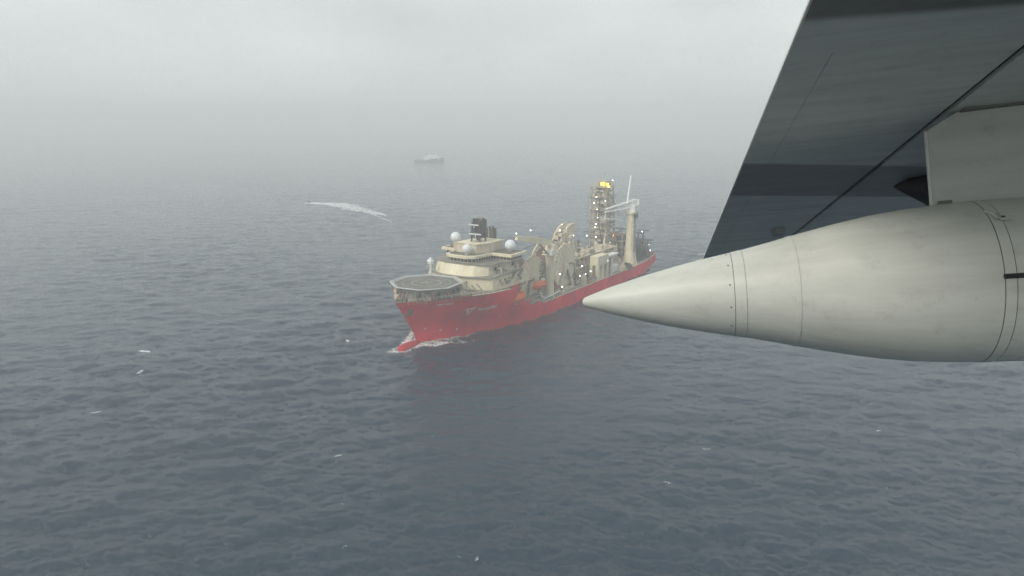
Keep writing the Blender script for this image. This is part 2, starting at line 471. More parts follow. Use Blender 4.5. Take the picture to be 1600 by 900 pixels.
    for poly in ([(13.2, 12.0), (14.3, 12.0), (15.0, 10.6), (14.6, 9.8)], [(14.7, 12.0), (17.0, 12.0), (16.5, 11.2), (15.1, 11.2)], [(16.3, 10.9), (15.6, 10.9), (14.9, 9.4), (15.2, 8.8)]):
        a = [side_pt(s, z, 0.06)[0] for s, z in poly]
        lg.add(a, [tuple(range(len(a)))])
    lg.build('emblem', M['letter'], h)
    for s, z in ((2.3, 5.5), (8.2, 3.9), (14.5, 3.2)):
        q, e, g_, nn = side_pt(s, z, 0.05)
        dm = MB(); dm.add([q + (e * math.cos(2 * math.pi * i / 14) + g_ * math.sin(2 * math.pi * i / 14)) * 0.42 for i in range(14)], [tuple(range(14))])
        dm.build('thruster_mark', M['letter'], h)
    # anchor pocket
    q, e, g_, nn = side_pt(-5.2, 13.4, 0.0)
    ap = MB(); ap.box(q + nn * 0.25, (1.6, 0.5, 2.2), rz=math.atan2(e.y, e.x)); ap.box(q + nn * 0.3 - g_ * 1.2, (2.6, 0.6, 0.6), rz=math.atan2(e.y, e.x))
    ap.build('anchor', M['dark'], h)
    # portside rubbing strake
    return h, half, top
HULL, HALF, TOP = hull()

def bulwark():
    for side in (1, -1):
        mb = MB()
        pts = [(s, side * (HALF(s, 18) - 0.9)) for s in np.arange(-7, 34, 1.5)]
        for a, b in zip(pts[:-1], pts[1:]):
            mb.beam(S(a[0], a[1], TOP(a[0]) + 1.05), S(b[0], b[1], TOP(b[0]) + 1.05), 0.18, 0.16)
            mb.beam(S(a[0], a[1], TOP(a[0]) + 0.55), S(b[0], b[1], TOP(b[0]) + 0.55), 0.10, 0.10)
            mb.bar(S(a[0], a[1], TOP(a[0]) - 1.0), S(a[0], a[1], TOP(a[0]) + 1.05), 0.07, n=5)
        mb.build('railing', M['cream2'], ship)
bulwark()

def helideck():
    cx, R_, z = 6.4, 12.3, 21.4
    oc = lambda r, o=0.13: [(80 - cx + r * math.cos(2 * math.pi * (i + 0.5) / 8 + o), r * math.sin(2 * math.pi * (i + 0.5) / 8 + o)) for i in range(8)]
    hd = MB().prism(oc(R_), z - 0.6, z).build('helideck', M['helideck'], ship)
    # safety net frame leaning outwards
    mb = MB(); a = oc(R_ - 0.05); b = oc(R_ + 1.0)
    for i in range(8):
        j = (i + 1) % 8
        mb.beam((*b[i], z + 0.28), (*b[j], z + 0.28), 0.42, 0.28)
        mb.beam((*a[i], z + 0.10), (*a[j], z + 0.10), 0.28, 0.22)
        for k in range(9):
            t = k / 9
            p = [a[i][q] * (1 - t) + a[j][q] * t for q in (0, 1)]; w = [b[i][q] * (1 - t) + b[j][q] * t for q in (0, 1)]
            mb.beam((*p, z + 0.02), (*w, z + 0.26), 0.12, 0.10)
    mb.build('safety_net', M['rim'], hd)
    # painted rings and H
    mk = MB()
    def ring(r0, r1, zz, n=48):
        vs = []; fs = []
        for i in range(n):
            c, s_ = math.cos(2 * math.pi * i / n), math.sin(2 * math.pi * i / n)
            vs += [(80 - cx + r0 * c, r0 * s_, zz), (80 - cx + r1 * c, r1 * s_, zz)]
        for i in range(n):
            k = (i + 1) % n; fs.append((2 * i, 2 * i + 1, 2 * k + 1, 2 * k))
        mk.add(vs, fs)
    ring(4.9, 5.6, z + 0.012); ring(8.6, 8.9, z + 0.012)
    for dy in (-1.2, 1.2): mk.add([(80 - cx + x, dy + y, z + 0.012) for x, y in ((-2.2, -0.38), (2.2, -0.38), (2.2, 0.38), (-2.2, 0.38))], [(0, 1, 2, 3)])
    mk.add([(80 - cx + x, y, z + 0.012) for x, y in ((-0.4, -0.82), (0.4, -0.82), (0.4, 0.82), (-0.4, 0.82))], [(0, 1, 2, 3)])
    mk.build('deck_marking', M['mark'], hd)
    # truss that carries the deck out over the bow
    tr = MB()
    o1 = oc(R_ - 0.6); o2 = oc(8.0)
    for i in range(8):
        j = (i + 1) % 8
        tr.beam((*o1[i], z - 1.0), (*o1[j], z - 1.0), 0.45, 0.7)
        tr.beam((*o2[i], z - 2.6), (*o2[j], z - 2.6), 0.5, 0.5)
        tr.bar((*o1[i], z - 0.9), (*o2[i], z - 2.6), 0.22); tr.bar((*o1[j], z - 0.9), (*o2[i], z - 2.6), 0.2)
        mid = [(o1[i][q] + o1[j][q]) / 2 for q in (0, 1)]
        tr.bar((*mid, z - 0.9), (*o2[i], z - 2.6), 0.18); tr.bar((*mid, z - 0.9), (*o2[j], z - 2.6), 0.18)
    for s in np.arange(-7.5, 19, 2.6):
        hb = HALF(s, 18) - 0.5
        for y in np.arange(-hb, hb + 0.1, max(hb / 2.5, 2.0)):
            tr.bar(S(s, y, 16.4), S(max(s, -5), y * 0.75, z - 1.0), 0.24, n=6)
    for y in np.linspace(-9.6, 9.6, 9):
        tr.beam(S(cx - 10.8 + abs(y) * 0.3, y, z - 1.0), S(cx + 10.8 - abs(y) * 0.3, y, z - 1.0), 0.3, 0.7)
    tr.build('support_truss', M['steel'], hd)
    for i in range(8):
        j = (i + 1) % 8
        for k in range(5):
            t = (k + random.uniform(0.2, 0.8)) / 5
            q = [o1[i][w] * (1 - t) + o1[j][w] * t for w in (0, 1)]
            MB().box((q[0], q[1], z - 1.9 - random.uniform(0, 0.8)), (random.uniform(0.8, 2.0), random.uniform(0.8, 2.0), random.uniform(0.8, 1.8)), random.uniform(0, 3)).build('foam_tank', M[random.choice(('steel', 'cream2', 'dark', 'rust'))], hd)
    for i in range(34):
        pl = MB()
        s = random.uniform(-6, 17); hb = HALF(s, 18) - 2
        pl.box(S(s, random.uniform(-hb, hb), 17.6 + random.uniform(0.2, 0.8)), (random.uniform(0.8, 2.6), random.uniform(0.8, 2.6), random.uniform(1.2, 3.4)), random.uniform(0, 3))
        pl.build('mooring_gear', M[random.choice(('steel', 'dark', 'rust', 'cream2'))], ship)
    pc = MB(); pc.box(S(20.5, -9.5, 25.5), (1.5, 1.5, 1.0)); pc.prism([(80 - 21.6, -10.6), (80 - 19.4, -10.6), (80 - 19.4, -8.4), (80 - 21.6, -8.4)], 26, 27.6, [(80 - 20.6, -9.6), (80 - 20.4, -9.6), (80 - 20.4, -9.4), (80 - 20.6, -9.4)])
    pc.bar(S(20.5, -9.5, 17), S(20.5, -9.5, 25), 0.4)
    pc.build('deck_beacon', M['white'], ship)
helideck()

def house():
    X = lambda pts: [(80 - s, y) for s, y in pts]
    sym = lambda half: half + [(s, -y) for s, y in reversed(half)]
    # block under the boats
    MB().prism(X(sym([(30, 15.2), (46, 15.2)])), 5.0, 16.0).build('deckhouse_base', M['red'], ship)
    # tiers
    t1 = MB().prism(X(sym([(20.5, 5), (23.5, 11.4), (26, 15.6), (46.5, 15.6)])), 16.0, 21.3, X(sym([(21.1, 5), (24, 11.2), (26.3, 15.4), (46.5, 15.4)])))
    t1 = t1.build('lower_deckhouse', M['cream'], ship)
    MB().prism(X(sym([(20.6, 5.3), (23.3, 11.9), (25.6, 16.3), (47, 16.3)])), 21.302, 21.6).build('gallery', M['steel'], ship)
    t2 = MB().prism(X(sym([(21.8, 4.4), (23.2, 8.6), (27.4, 12.6), (46.5, 13.6)])), 21.604, 25.4, X(sym([(23.8, 4.2), (25.2, 8.2), (28.6, 12.2), (46.5, 13.2)])))
    t2 = t2.build('middle_deckhouse', M['cream'], ship)
    MB().prism(X(sym([(23.8, 4.6), (25.4, 9.0), (28.5, 13.8), (35.5, 13.8), (35.5, 16.0), (47, 16.0)])), 25.402, 25.75).build('bridge_deck', M['steel'], ship)
    wb = MB().prism(X(sym([(26.2, 4.0), (28, 6.4), (38, 7.4), (38.4, 15.4), (46.5, 15.4)])), 25.752, 27.5).build('wheelhouse', M['cream2'], ship)
    # window band of the wheelhouse, butted on the outside
    pts = [(38.2, -15.5), (37.9, -7.5), (27.9, -6.6), (26.0, -4.1), (26.0, 4.1), (27.9, 6.6), (37.9, 7.5), (38.2, 15.5), (46.4, 15.5)]
    wm = MB()
    for a, b in zip(pts[:-1], pts[1:]):
        wm.beam(S(a[0], a[1], 26.75), S(b[0], b[1], 26.75), 0.16, 1.15)
    wm.build('window_band', M['glass'], wb)
    mu = MB()
    for a, b in zip(pts[:-1], pts[1:]):
        L = math.hypot(b[0] - a[0], b[1] - a[1]); k = max(int(L / 1.4), 1)
        for i in range(k + 1):
            t = i / k; mu.box(S(a[0] + (b[0] - a[0]) * t, a[1] + (b[1] - a[1]) * t, 26.75), (0.24, 0.24, 1.2))
    mu.build('window_mullions', M['cream2'], wb)
    roof = MB().prism(X(sym([(24.9, 4.2), (27.0, 7.0), (36.4, 8.2), (36.6, 17.0), (48, 17.0)])), 27.502, 28.6)
    rf = roof.build('wheelhouse_roof', M['cream'], ship, bevel=0.12)
    MB().prism(X(sym([(26.2, 4.0), (28.0, 6.2), (37.4, 7.4), (37.6, 15.9), (47.2, 15.9)])), 28.602, 28.66).build('roof_coating', M['deck'], rf)
    # windows of the tiers
    for s in np.arange(28, 45, 3.1):
        if random.random() < 0.7: MB().box(S(s, 15.55, 19.4), (0.8, 0.12, 0.8)).build('window', M['glass'], t1)
    for y in (-6.5, -2.2, 2.2, 6.6):
        MB().box(S(21.0 + max(abs(y) - 5, 0) * 0.47, y, 19.5), (0.3, 0.7, 0.8)).build('window', M['glass'], t1)
    for y in (-6.2, -2.4, 2.0):
        MB().box(S(23.28 + max(abs(y) - 5, 0) * 0.42, y, 23.6), (0.3, 0.55, 0.85), tilt=('Y', -0.42)).build('window', M['glass'], t2)
    for s in (31.0, 33.2, 43.0):
        MB().box(S(s, 13.42, 23.9), (1.2, 0.16, 1.4)).build('window', M['glass'], t2)
    # stairs, lockers and pipes on the port side
    g = MB()
    for i in range(15):
        s = random.uniform(31, 46); z = random.choice((17.5, 21.7))
        y = 15.6 if z < 20 else 13.6
        hgt = random.uniform(0.8, 2.6)
        MB().box(S(s, y + random.uniform(0.3, 1.0), z + hgt / 2 + 0.1), (random.uniform(0.4, 1.8), random.uniform(0.4, 1.0), hgt)).build('side_locker', M[random.choice(('cream2', 'steel'))], ship)
    for s in (37.0, 42.0):
        MB().beam(S(s, 16.0, 17.6), S(s + 4.0, 16.0, 21.5), 0.8, 0.25).build('outside_stair', M['steel'], ship)
    for z, pts in ((22.6, [(26, 16.1), (46.5, 16.1)]), (18.3, [(27, 18.4), (34, 18.6)])):
        for side in (1, -1):
            rl = MB()
            for a, b in zip(pts[:-1], pts[1:]):
                for dz in (0, -0.5): rl.bar(S(a[0], a[1] * side, z + dz), S(b[0], b[1] * side, z + dz), 0.06, n=5)
                for s in np.arange(a[0], b[0], 1.5): rl.bar(S(s, a[1] * side, z - 1), S(s, a[1] * side, z), 0.05, n=5)
            rl.build('railing', M['cream'], ship)
    # top house
    th = MB().prism(X([(31, -5), (31, 4.6), (35.5, 6.6), (46, 6.6), (46, -5)]), 28.662, 32.2)
    th = th.build('top_house', M['cream2'], ship)
    MB().prism(X([(30.6, -5.4), (30.6, 4.9), (35.2, 7.0), (46.4, 7.0), (46.4, -5.4)]), 32.202, 32.42).build('top_house_roof', M['cream'], th)
    # radar mast: dark stack of platforms with a lattice
    mm = empty_part = None
    mt = MB(); s0, y0 = 37.6, 1.0
    for dx in (-2, 2):
        for dy in (-2, 2): mt.bar(S(s0 + dx, y0 + dy, 32.4), S(s0 + dx * 0.8, y0 + dy * 0.8, 40.6), 0.35)
    for z in (34.0, 36.0, 38.0, 39.8):
        mt.box(S(s0, y0, z), (5.4 - 0.15 * (z - 34), 5.0 - 0.15 * (z - 34), 0.35))
        for dx in (-2.5, 2.5):
            mt.beam(S(s0 + dx, y0 - 2.4, z + 1.0), S(s0 + dx, y0 + 2.4, z + 1.0), 0.12, 0.12)
        for k in range(5): mt.box(S(s0 + random.uniform(-1.8, 1.8), y0 + random.uniform(-1.8, 1.8), z + 0.8), (1.2, 1.2, 1.5))
    mt.box(S(s0 + 0.8, y0 + 0.4, 38.6), (3.6, 3.4, 4.2))
    for a, b in (((-2, -2, 33), (2, -2, 36)), ((-2, 2, 36), (2, 2, 33)), ((-2, 2, 36.5), (2, 2, 38.8)), ((2, -2, 36), (2, 2, 33)), ((-2, 2, 33), (-2, -2, 36))):
        mt.bar(S(s0 + a[0], y0 + a[1], a[2]), S(s0 + b[0], y0 + b[1], b[2]), 0.16)
    mast = mt.build('radar_mast', M['dark'], ship)
    ra = MB().box(S(34.4, 1, 39.2), (0.5, 4.6, 0.4)).bar(S(34.6, 1, 38.0), S(34.4, 1, 39.1), 0.18); ra.box(S(34.6, 1.5, 35.6), (0.4, 5.6, 0.4)).bar(S(34.8, 1.5, 34.2), S(34.6, 1.5, 35.6), 0.18)
    ra.build('radar_scanner', M['white'], mast)
    for x, y, h in ((35.6, -0.5, 42.6), (37.5, 2.4, 42.0), (36.5, 0.2, 43.0)): MB().bar(S(x, y, 39.6), S(x, y, h), 0.1, n=5).build('whip_aerial', M['cream2'], mast)
    MB().bar(S(39.5, 4.5, 32.4), S(43.0, 2.0, 38.0), 0.13, n=5).build('mast_stay', M['cream2'], mast)
    fn = MB().prism(X([(47.2, -3), (47.2, 1.2), (50.2, 1.2), (50.2, -3)]), 5.0, 36.0, X([(47.4, -2.8), (47.4, 1.0), (50.0, 1.0), (50.0, -2.8)]))
    fn = fn.build('funnel', M['dark'], ship)
    ex = MB()
    for y in (-1.8, 0.1): ex.bar(S(48.6, y, 36.0), S(49.0, y, 36.8), 0.5)
    ex.build('exhaust_pipe', M['dark'], fn)
    for s, y, z, r, h in ((34.6, -8.0, 33.6, 2.05, 28.6), (36.6, -9.0, 33.0, 1.2, 28.6), (28.2, 2.2, 30.9, 1.75, 28.6), (43.4, 12.0, 31.0, 2.15, 28.6)):
        d = MB().sphere(S(s, y, z), r, 20, 12).build('radome', M['dome'], ship, smooth=True)
        MB().bar(S(s, y, h), S(s, y, z - r * 0.8), r * 0.4, r * 0.5, 12).build('pedestal', M['cream2'], d)
    # crew seats of clutter on the wheelhouse roof
    for i in range(22):
        s = random.uniform(38, 47); y = random.uniform(-14, 14); h = random.uniform(0.5, 1.6)
        if 32 < s < 48 and -6 < y < 8: continue
        MB().box(S(s, y, 28.68 + h / 2), (random.uniform(0.5, 2), random.uniform(0.5, 2), h)).build('roof_locker', M[random.choice(('steel', 'cream2'))], ship)
house()

def reel(s, y0, y1, zc, R_, hubring):
    root = MB()
    n = 40
    def disc(y, t):
        a = [S(s, 0, 0) + Vector((R_ * 0.9 * math.cos(2 * math.pi * i / n), y, zc + R_ * 0.9 * math.sin(2 * math.pi * i / n))) for i in range(n)]
        b = [p + Vector((0, t, 0)) for p in a]
        root.loft([a, b])
    disc(y1, 0.5); disc(y0 - 0.5, 0.5)
    drum = [[S(s, 0, 0) + Vector((R_ * 0.55 * math.cos(2 * math.pi * i / n), y, zc + R_ * 0.55 * math.sin(2 * math.pi * i / n))) for i in range(n)] for y in (y0, y1)]
    root.loft(drum)
    r = root.build('pipe_reel', M['cream'], ship)
    for y in (y1 + 0.25, y0 - 0.25):
        tt = MB()
        for i in range(32):
            a = 2 * math.pi * i / 32; d = Vector((math.cos(a), 0, math.sin(a)))
            c = S(s, y, zc)
            tt.beam(c + d * R_ * 0.88, c + d * R_, 0.7, 0.55)
        for i in range(32):
            a, b = 2 * math.pi * i / 32, 2 * math.pi * (i + 1) / 32
            c = S(s, y, zc)
            tt.beam(c + Vector((math.cos(a), 0, math.sin(a))) * R_, c + Vector((math.cos(b), 0, math.sin(b))) * R_, 0.5, 0.35)
        tt.build('toothed_rim', M['cream2'], r)
    sp = MB()
    sp.bar(S(s, y1 + 0.5, zc), S(s, y1 + 0.9, zc), 2.2, 2.2, 20)
    for i in range(16):
        a = 2 * math.pi * i / 16; d = Vector((math.cos(a), 0, math.sin(a))); c = S(s, y1 + 0.56, zc)
        sp.beam(c + d * 2.0, c + d * R_ * 0.88, 0.22, 0.16)
    sp.build('hub_spokes', M['cream2'], r)
    pp = MB()
    for y in np.arange(y0 + 0.5, y1 - 0.2, 0.8):
        m = 28; rr = R_ * 0.72
        pts = [S(s, y, zc) + Vector((rr * math.cos(2 * math.pi * i / m), 0, rr * math.sin(2 * math.pi * i / m))) for i in range(m + 1)]
        pp.path(pts, 0.42, 5)
    pp.build('wound_pipe', M['rust'], r)
    st = MB()
    for y in (y1 + 1.4, y0 - 1.4):
        for d in (-1, 1): st.beam(S(s + d * 6.5, y, 5.1), S(s + d * 0.6, y, zc - 0.4), 0.9, 1.2)
        st.bar(S(s, y - 0.5, zc), S(s, y + 0.5, zc), 1.4, n=16)
    st.beam(S(s - 6.5, y1 + 1.4, 5.6), S(s + 6.5, y1 + 1.4, 5.6), 1.0, 1.0)
    st.build('cradle', M['cream2'], r)
    if hubring:
        m = 26; hr = MB()
        pts = [S(s + 3.6, y1 + 1.6, zc - 2.4) + Vector((3.4 * math.cos(2 * math.pi * i / m), 0, 3.4 * math.sin(2 * math.pi * i / m))) for i in range(m + 1)]
        hr.path(pts, 0.28, 6).build('drive_wheel', M['green'], r)
reel(57.2, 2.0, 13.4, 15.3, 9.4, False)
reel(86.5, 1.0, 12.2, 15.6, 9.8, True)

def crane_forward():
    p = MB().loft([[S(69, 15.2, z) + Vector((r * math.cos(2 * math.pi * i / 16), r * math.sin(2 * math.pi * i / 16), 0)) for i in range(16)] for z, r in ((5, 2.3), (7, 1.75), (21.5, 1.75), (23, 2.3), (23.6, 2.3))])
    c = p.build('deck_crane', M['cream'], ship, smooth=True)
    hs = MB().prism([(80 - 71.5, 12.4), (80 - 66.6, 12.4), (80 - 66.6, 17.4), (80 - 71.5, 17.4)], 23.602, 28.0, [(80 - 71.5, 13.2), (80 - 69.6, 13.2), (80 - 69.6, 16.6), (80 - 71.5, 16.6)])
    hs.build('slew_house', M['cream'], c)
    b = MB().beam(S(70.4, 14.6, 28.4), S(60, 13.8, 30.8), 1.6, 2.3, 2.0, 2.7).beam(S(60, 13.8, 30.8), S(47.0, 12.6, 33.4), 2.0, 2.6, 1.3, 1.7)
    b.build('crane_boom', M['cream'], c)
    j = MB().beam(S(67.5, 14.4, 24.6), S(61.5, 14.0, 29.6), 0.6, 0.6); j.bar(S(47.0, 12.6, 32.6), S(47.4, 12.6, 30.4), 0.12); j.box(S(47.0, 12.6, 34.4), (0.4, 0.4, 1.2))
    j.build('boom_ram', M['steel'], c)
    lg = MB().box(S(66.2, 17.6, 25.2), (2.0, 1.6, 2.2)); lg.build('crane_cab', M['white'], c)
    # gantry of the access platform beside it
    g = MB()
    g.beam(S(58, 15, 26.3), S(67, 15.4, 24.4), 0.8, 0.5).beam(S(50, 14, 28.9), S(56, 15.8, 29.6), 0.5, 0.35)
    for z in np.arange(7, 22, 1.3): g.box(S(64.2, 14.0, z), (2.6, 2.4, 0.25))
    for dx in (-1.2, 1.2):
        for dy in (-1.1, 1.1): g.bar(S(64.2 + dx, 14 + dy, 5), S(64.2 + dx, 14 + dy, 22), 0.18, n=6)
    g.build('stair_tower', M['steel'], ship)
crane_forward()

def lay_tower():
    s0, y0 = 148.6, 0.0
    def at(x, y, z):
        k = 1.0 - 0.004 * (z - 5)
        return S(s0 + x * k - 0.035 * (z - 8), y0 + y * k, z)
    mb = MB(); w = 4.8
    zs = np.arange(5, 45.1, 3.2)
    for dx in (-w, w):
        for dy in (-w, w): mb.bar(at(dx, dy, 5), at(dx, dy, 45), 0.42, n=8)
    cs = [(-w, -w), (w, -w), (w, w), (-w, w)]
    for k, z in enumerate(zs):
        for i in range(4):
            a, b = cs[i], cs[(i + 1) % 4]
            mb.beam(at(*a, z), at(*b, z), 0.35, 0.4)
            if k + 1 < len(zs):
                p, q = (a, b) if k % 2 else (b, a)
                mb.bar(at(*p, z), at(*q, zs[k + 1]), 0.2, n=6)
    tw = mb.build('lay_tower', M['tower'], ship)
    eq = MB()
    for z in zs[2:]:
        for k in range(9):
            h = random.uniform(0.8, 2.6)
            eq.box(at(random.uniform(-4.2, 4.2), random.uniform(-4.2, 4.2), z + h / 2), (random.uniform(0.8, 3.4), random.uniform(0.8, 3.4), h))
    for z in (18, 25, 32, 38): eq.box(at(0, 0, z), (7.4, 7.4, 0.3))
    eq.build('tensioner', M['cream2'], tw)
    wk = MB()
    for z in (14, 20.5, 27, 33.5, 40):
        for dx, dy, sx, sy in ((-5.4, 0, 2.0, 12.4), (0, 5.4, 9.0, 2.0)):
            c = at(dx, dy, z); wk.box(c, (sx, sy, 0.22))
            wk.box(c + Vector((0.9 if dx else 0, 0.9 if dy else 0, 1.1)), (0.12 if dx else sx, sy if dx else 0.12, 0.12))
    wk.build('walkway', M['steel'], tw)
    tp = MB()
    tp.box(at(0, 0, 45.4), (10.2, 10.2, 0.6)); tp.box(at(0.5, 0.3, 47.0), (5.5, 5.5, 2.6)); tp.box(at(-3.4, 3.0, 46.6), (1.6, 2.2, 1.8))
    for i in range(11): tp.bar(at(-5 + i, 5, 45.5), at(-5 + i, 5, 46.8), 0.1, n=5)
    tp.beam(at(-5, 5, 46.8), at(5, 5, 46.8), 0.15, 0.15)
    tp.bar(at(2.6, 0, 48), at(2.9, 0, 52.4), 0.14, n=6); tp.bar(at(-2.4, 0, 47), at(-2.4, 0, 50.6), 0.12, n=6)
    tp.build('tower_head', M['tower'], tw)
    # pale pipe chute and ram inside the lattice
    ch = MB().beam(at(2.0, 3.2, 8), at(-0.6, 3.2, 28), 2.1, 2.2).beam(at(3.4, 4.6, 6), at(3.4, 4.6, 22), 0.9, 0.9)
    ch.build('chute', M['cream2'], tw)
    hs = MB(); pts = []
    for i in range(15):
        t = i / 14
        pts.append(at(-5.4 - 2.8 * math.sin(math.pi * t), 1.0 + 2 * t, 40 - 24 * t))
    hs.path(pts, 0.3, 6).build('hose', M['dark'], tw)
    MB().beam(at(5, 3, 41), S(155.5, 6, 30), 0.7, 0.7).build('back_stay', M['cream2'], tw)
    MB().beam(at(-4.6, 4.4, 22), at(-12, 5.4, 5), 0.9, 0.9).build('back_stay', M['cream2'], tw)
    # arched aligner that leads pipe from the reels into the tower
    al = MB(); m = 14; arc = []
    for i in range(m + 1):
        a = rad(158 - 78 * i / m)
        arc.append(Vector((80 - 110 - 12.5 * math.cos(a) - 1.5, 0, 19.5 + 11.0 * math.sin(a))))
    for dy in (-1.4, 3.0):
        for a, b in zip(arc[:-1], arc[1:]):
            al.beam(a + Vector((0, dy, 0)), b + Vector((0, dy, 0)), 0.7, 1.1)
            al.beam(Vector((a.x, dy, a.z - 1.9)), Vector((b.x, dy, b.z - 1.9)), 0.3, 2.8)
    for i in range(0, m + 1, 2): al.beam(arc[i] + Vector((0, -1.4, -0.3)), arc[i] + Vector((0, 3.0, -0.3)), 0.4, 0.4)
    for i in (2, 7, 12):
        for dy in (-1.4, 3.0): al.beam((arc[i].x, dy, 5), arc[i] + Vector((0, dy, -3)), 0.9, 0.9)
    al.build('pipe_aligner', M['cream2'], ship)
    for i in range(20):
        mc = MB().box(S(random.uniform(97, 107), random.uniform(-3, 6), random.uniform(17, 29)), (random.uniform(0.8, 3.0), random.uniform(0.8, 2.6), random.uniform(0.8, 2.8)))
        mc.build('aligner_winch', M[random.choice(('cream2', 'cream2', 'steel', 'rust'))], ship)
lay_tower()

def crane_aft():
    rings = []
    for z, a in ((5, 3.6), (7, 3.2), (13, 2.1), (31.5, 1.85), (32.4, 2.5), (33.4, 2.5)):
        rings.append([S(150, 15.2, z) + Vector((a * x, a * y, 0)) for x, y in ((-1, -0.6), (-0.6, -1), (0.6, -1), (1, -0.6), (1, 0.6), (0.6, 1), (-0.6, 1), (-1, 0.6))])
    c = MB().loft(rings).build('main_crane', M['cream'], ship)
    rb = MB()
    for dx in (-1.1, 0, 1.1): rb.beam(S(150 + dx, 17.35, 12), S(150 + dx, 17.15, 31), 0.12, 0.16)
    for z in np.arange(9, 31, 2.4): rb.box(S(149.2, 17.5, z), (0.9, 0.5, 0.12))
    rb.bar(S(149.2, 17.9, 8), S(149.2, 17.7, 31), 0.12, n=5)
    rb.build('ladder', M['steel'], c)
    MB().box(S(151.6, 15.4, 34.9), (6.0, 4.4, 3.0)).box(S(154.2, 15.4, 37.6), (0.6, 4.0, 3.2)).box(S(154.4, 16.2, 32.6), (2.0, 2.6, 3.4)).build('slew_house', M['white'], c)
    b = MB()
    p0 = [S(152.0, 14.2, 35.4), S(152.0, 16.2, 35.4), S(153.8, 14.4, 38.8), S(153.8, 16.0, 38.8)]
    tip = S(134.6, 8.2, 34.8)
    off = [Vector((0, -0.5, -0.7)), Vector((0, 0.5, -0.7)), Vector((0, -0.5, 0.7)), Vector((0, 0.5, 0.7))]
    for p, o in zip(p0, off): b.bar(p, tip + o, 0.36, 0.3)
    for i in range(7):
        t = i / 7; u = (i + 1) / 7
        for k, l in ((0, 2), (1, 3), (0, 1), (2, 3)):
            b.bar(p0[k] * (1 - t) + (tip + off[k]) * t, p0[l] * (1 - u) + (tip + off[l]) * u, 0.16, n=5)
    b.build('crane_boom', M['white'], c)
    k = MB().beam(S(133.4, 8.4, 31.2), S(145, 13.0, 29.2), 0.9, 0.9, 0.6, 0.6); k.bar(tip, S(134.0, 8.4, 31.4), 0.12)
    k.build('knuckle_jib', M['white'], c)
    w = MB().beam(S(146.4, 14.4, 37.6), S(150.2, 14.2, 51.4), 0.75, 0.75, 0.6, 0.6)
    w.build('boom_mast', M['white'], c)
    MB().box(S(149.2, 18.2, 31.5), (2.2, 1.4, 2.2)).build('crane_cab', M['glass'], c)
crane_aft()

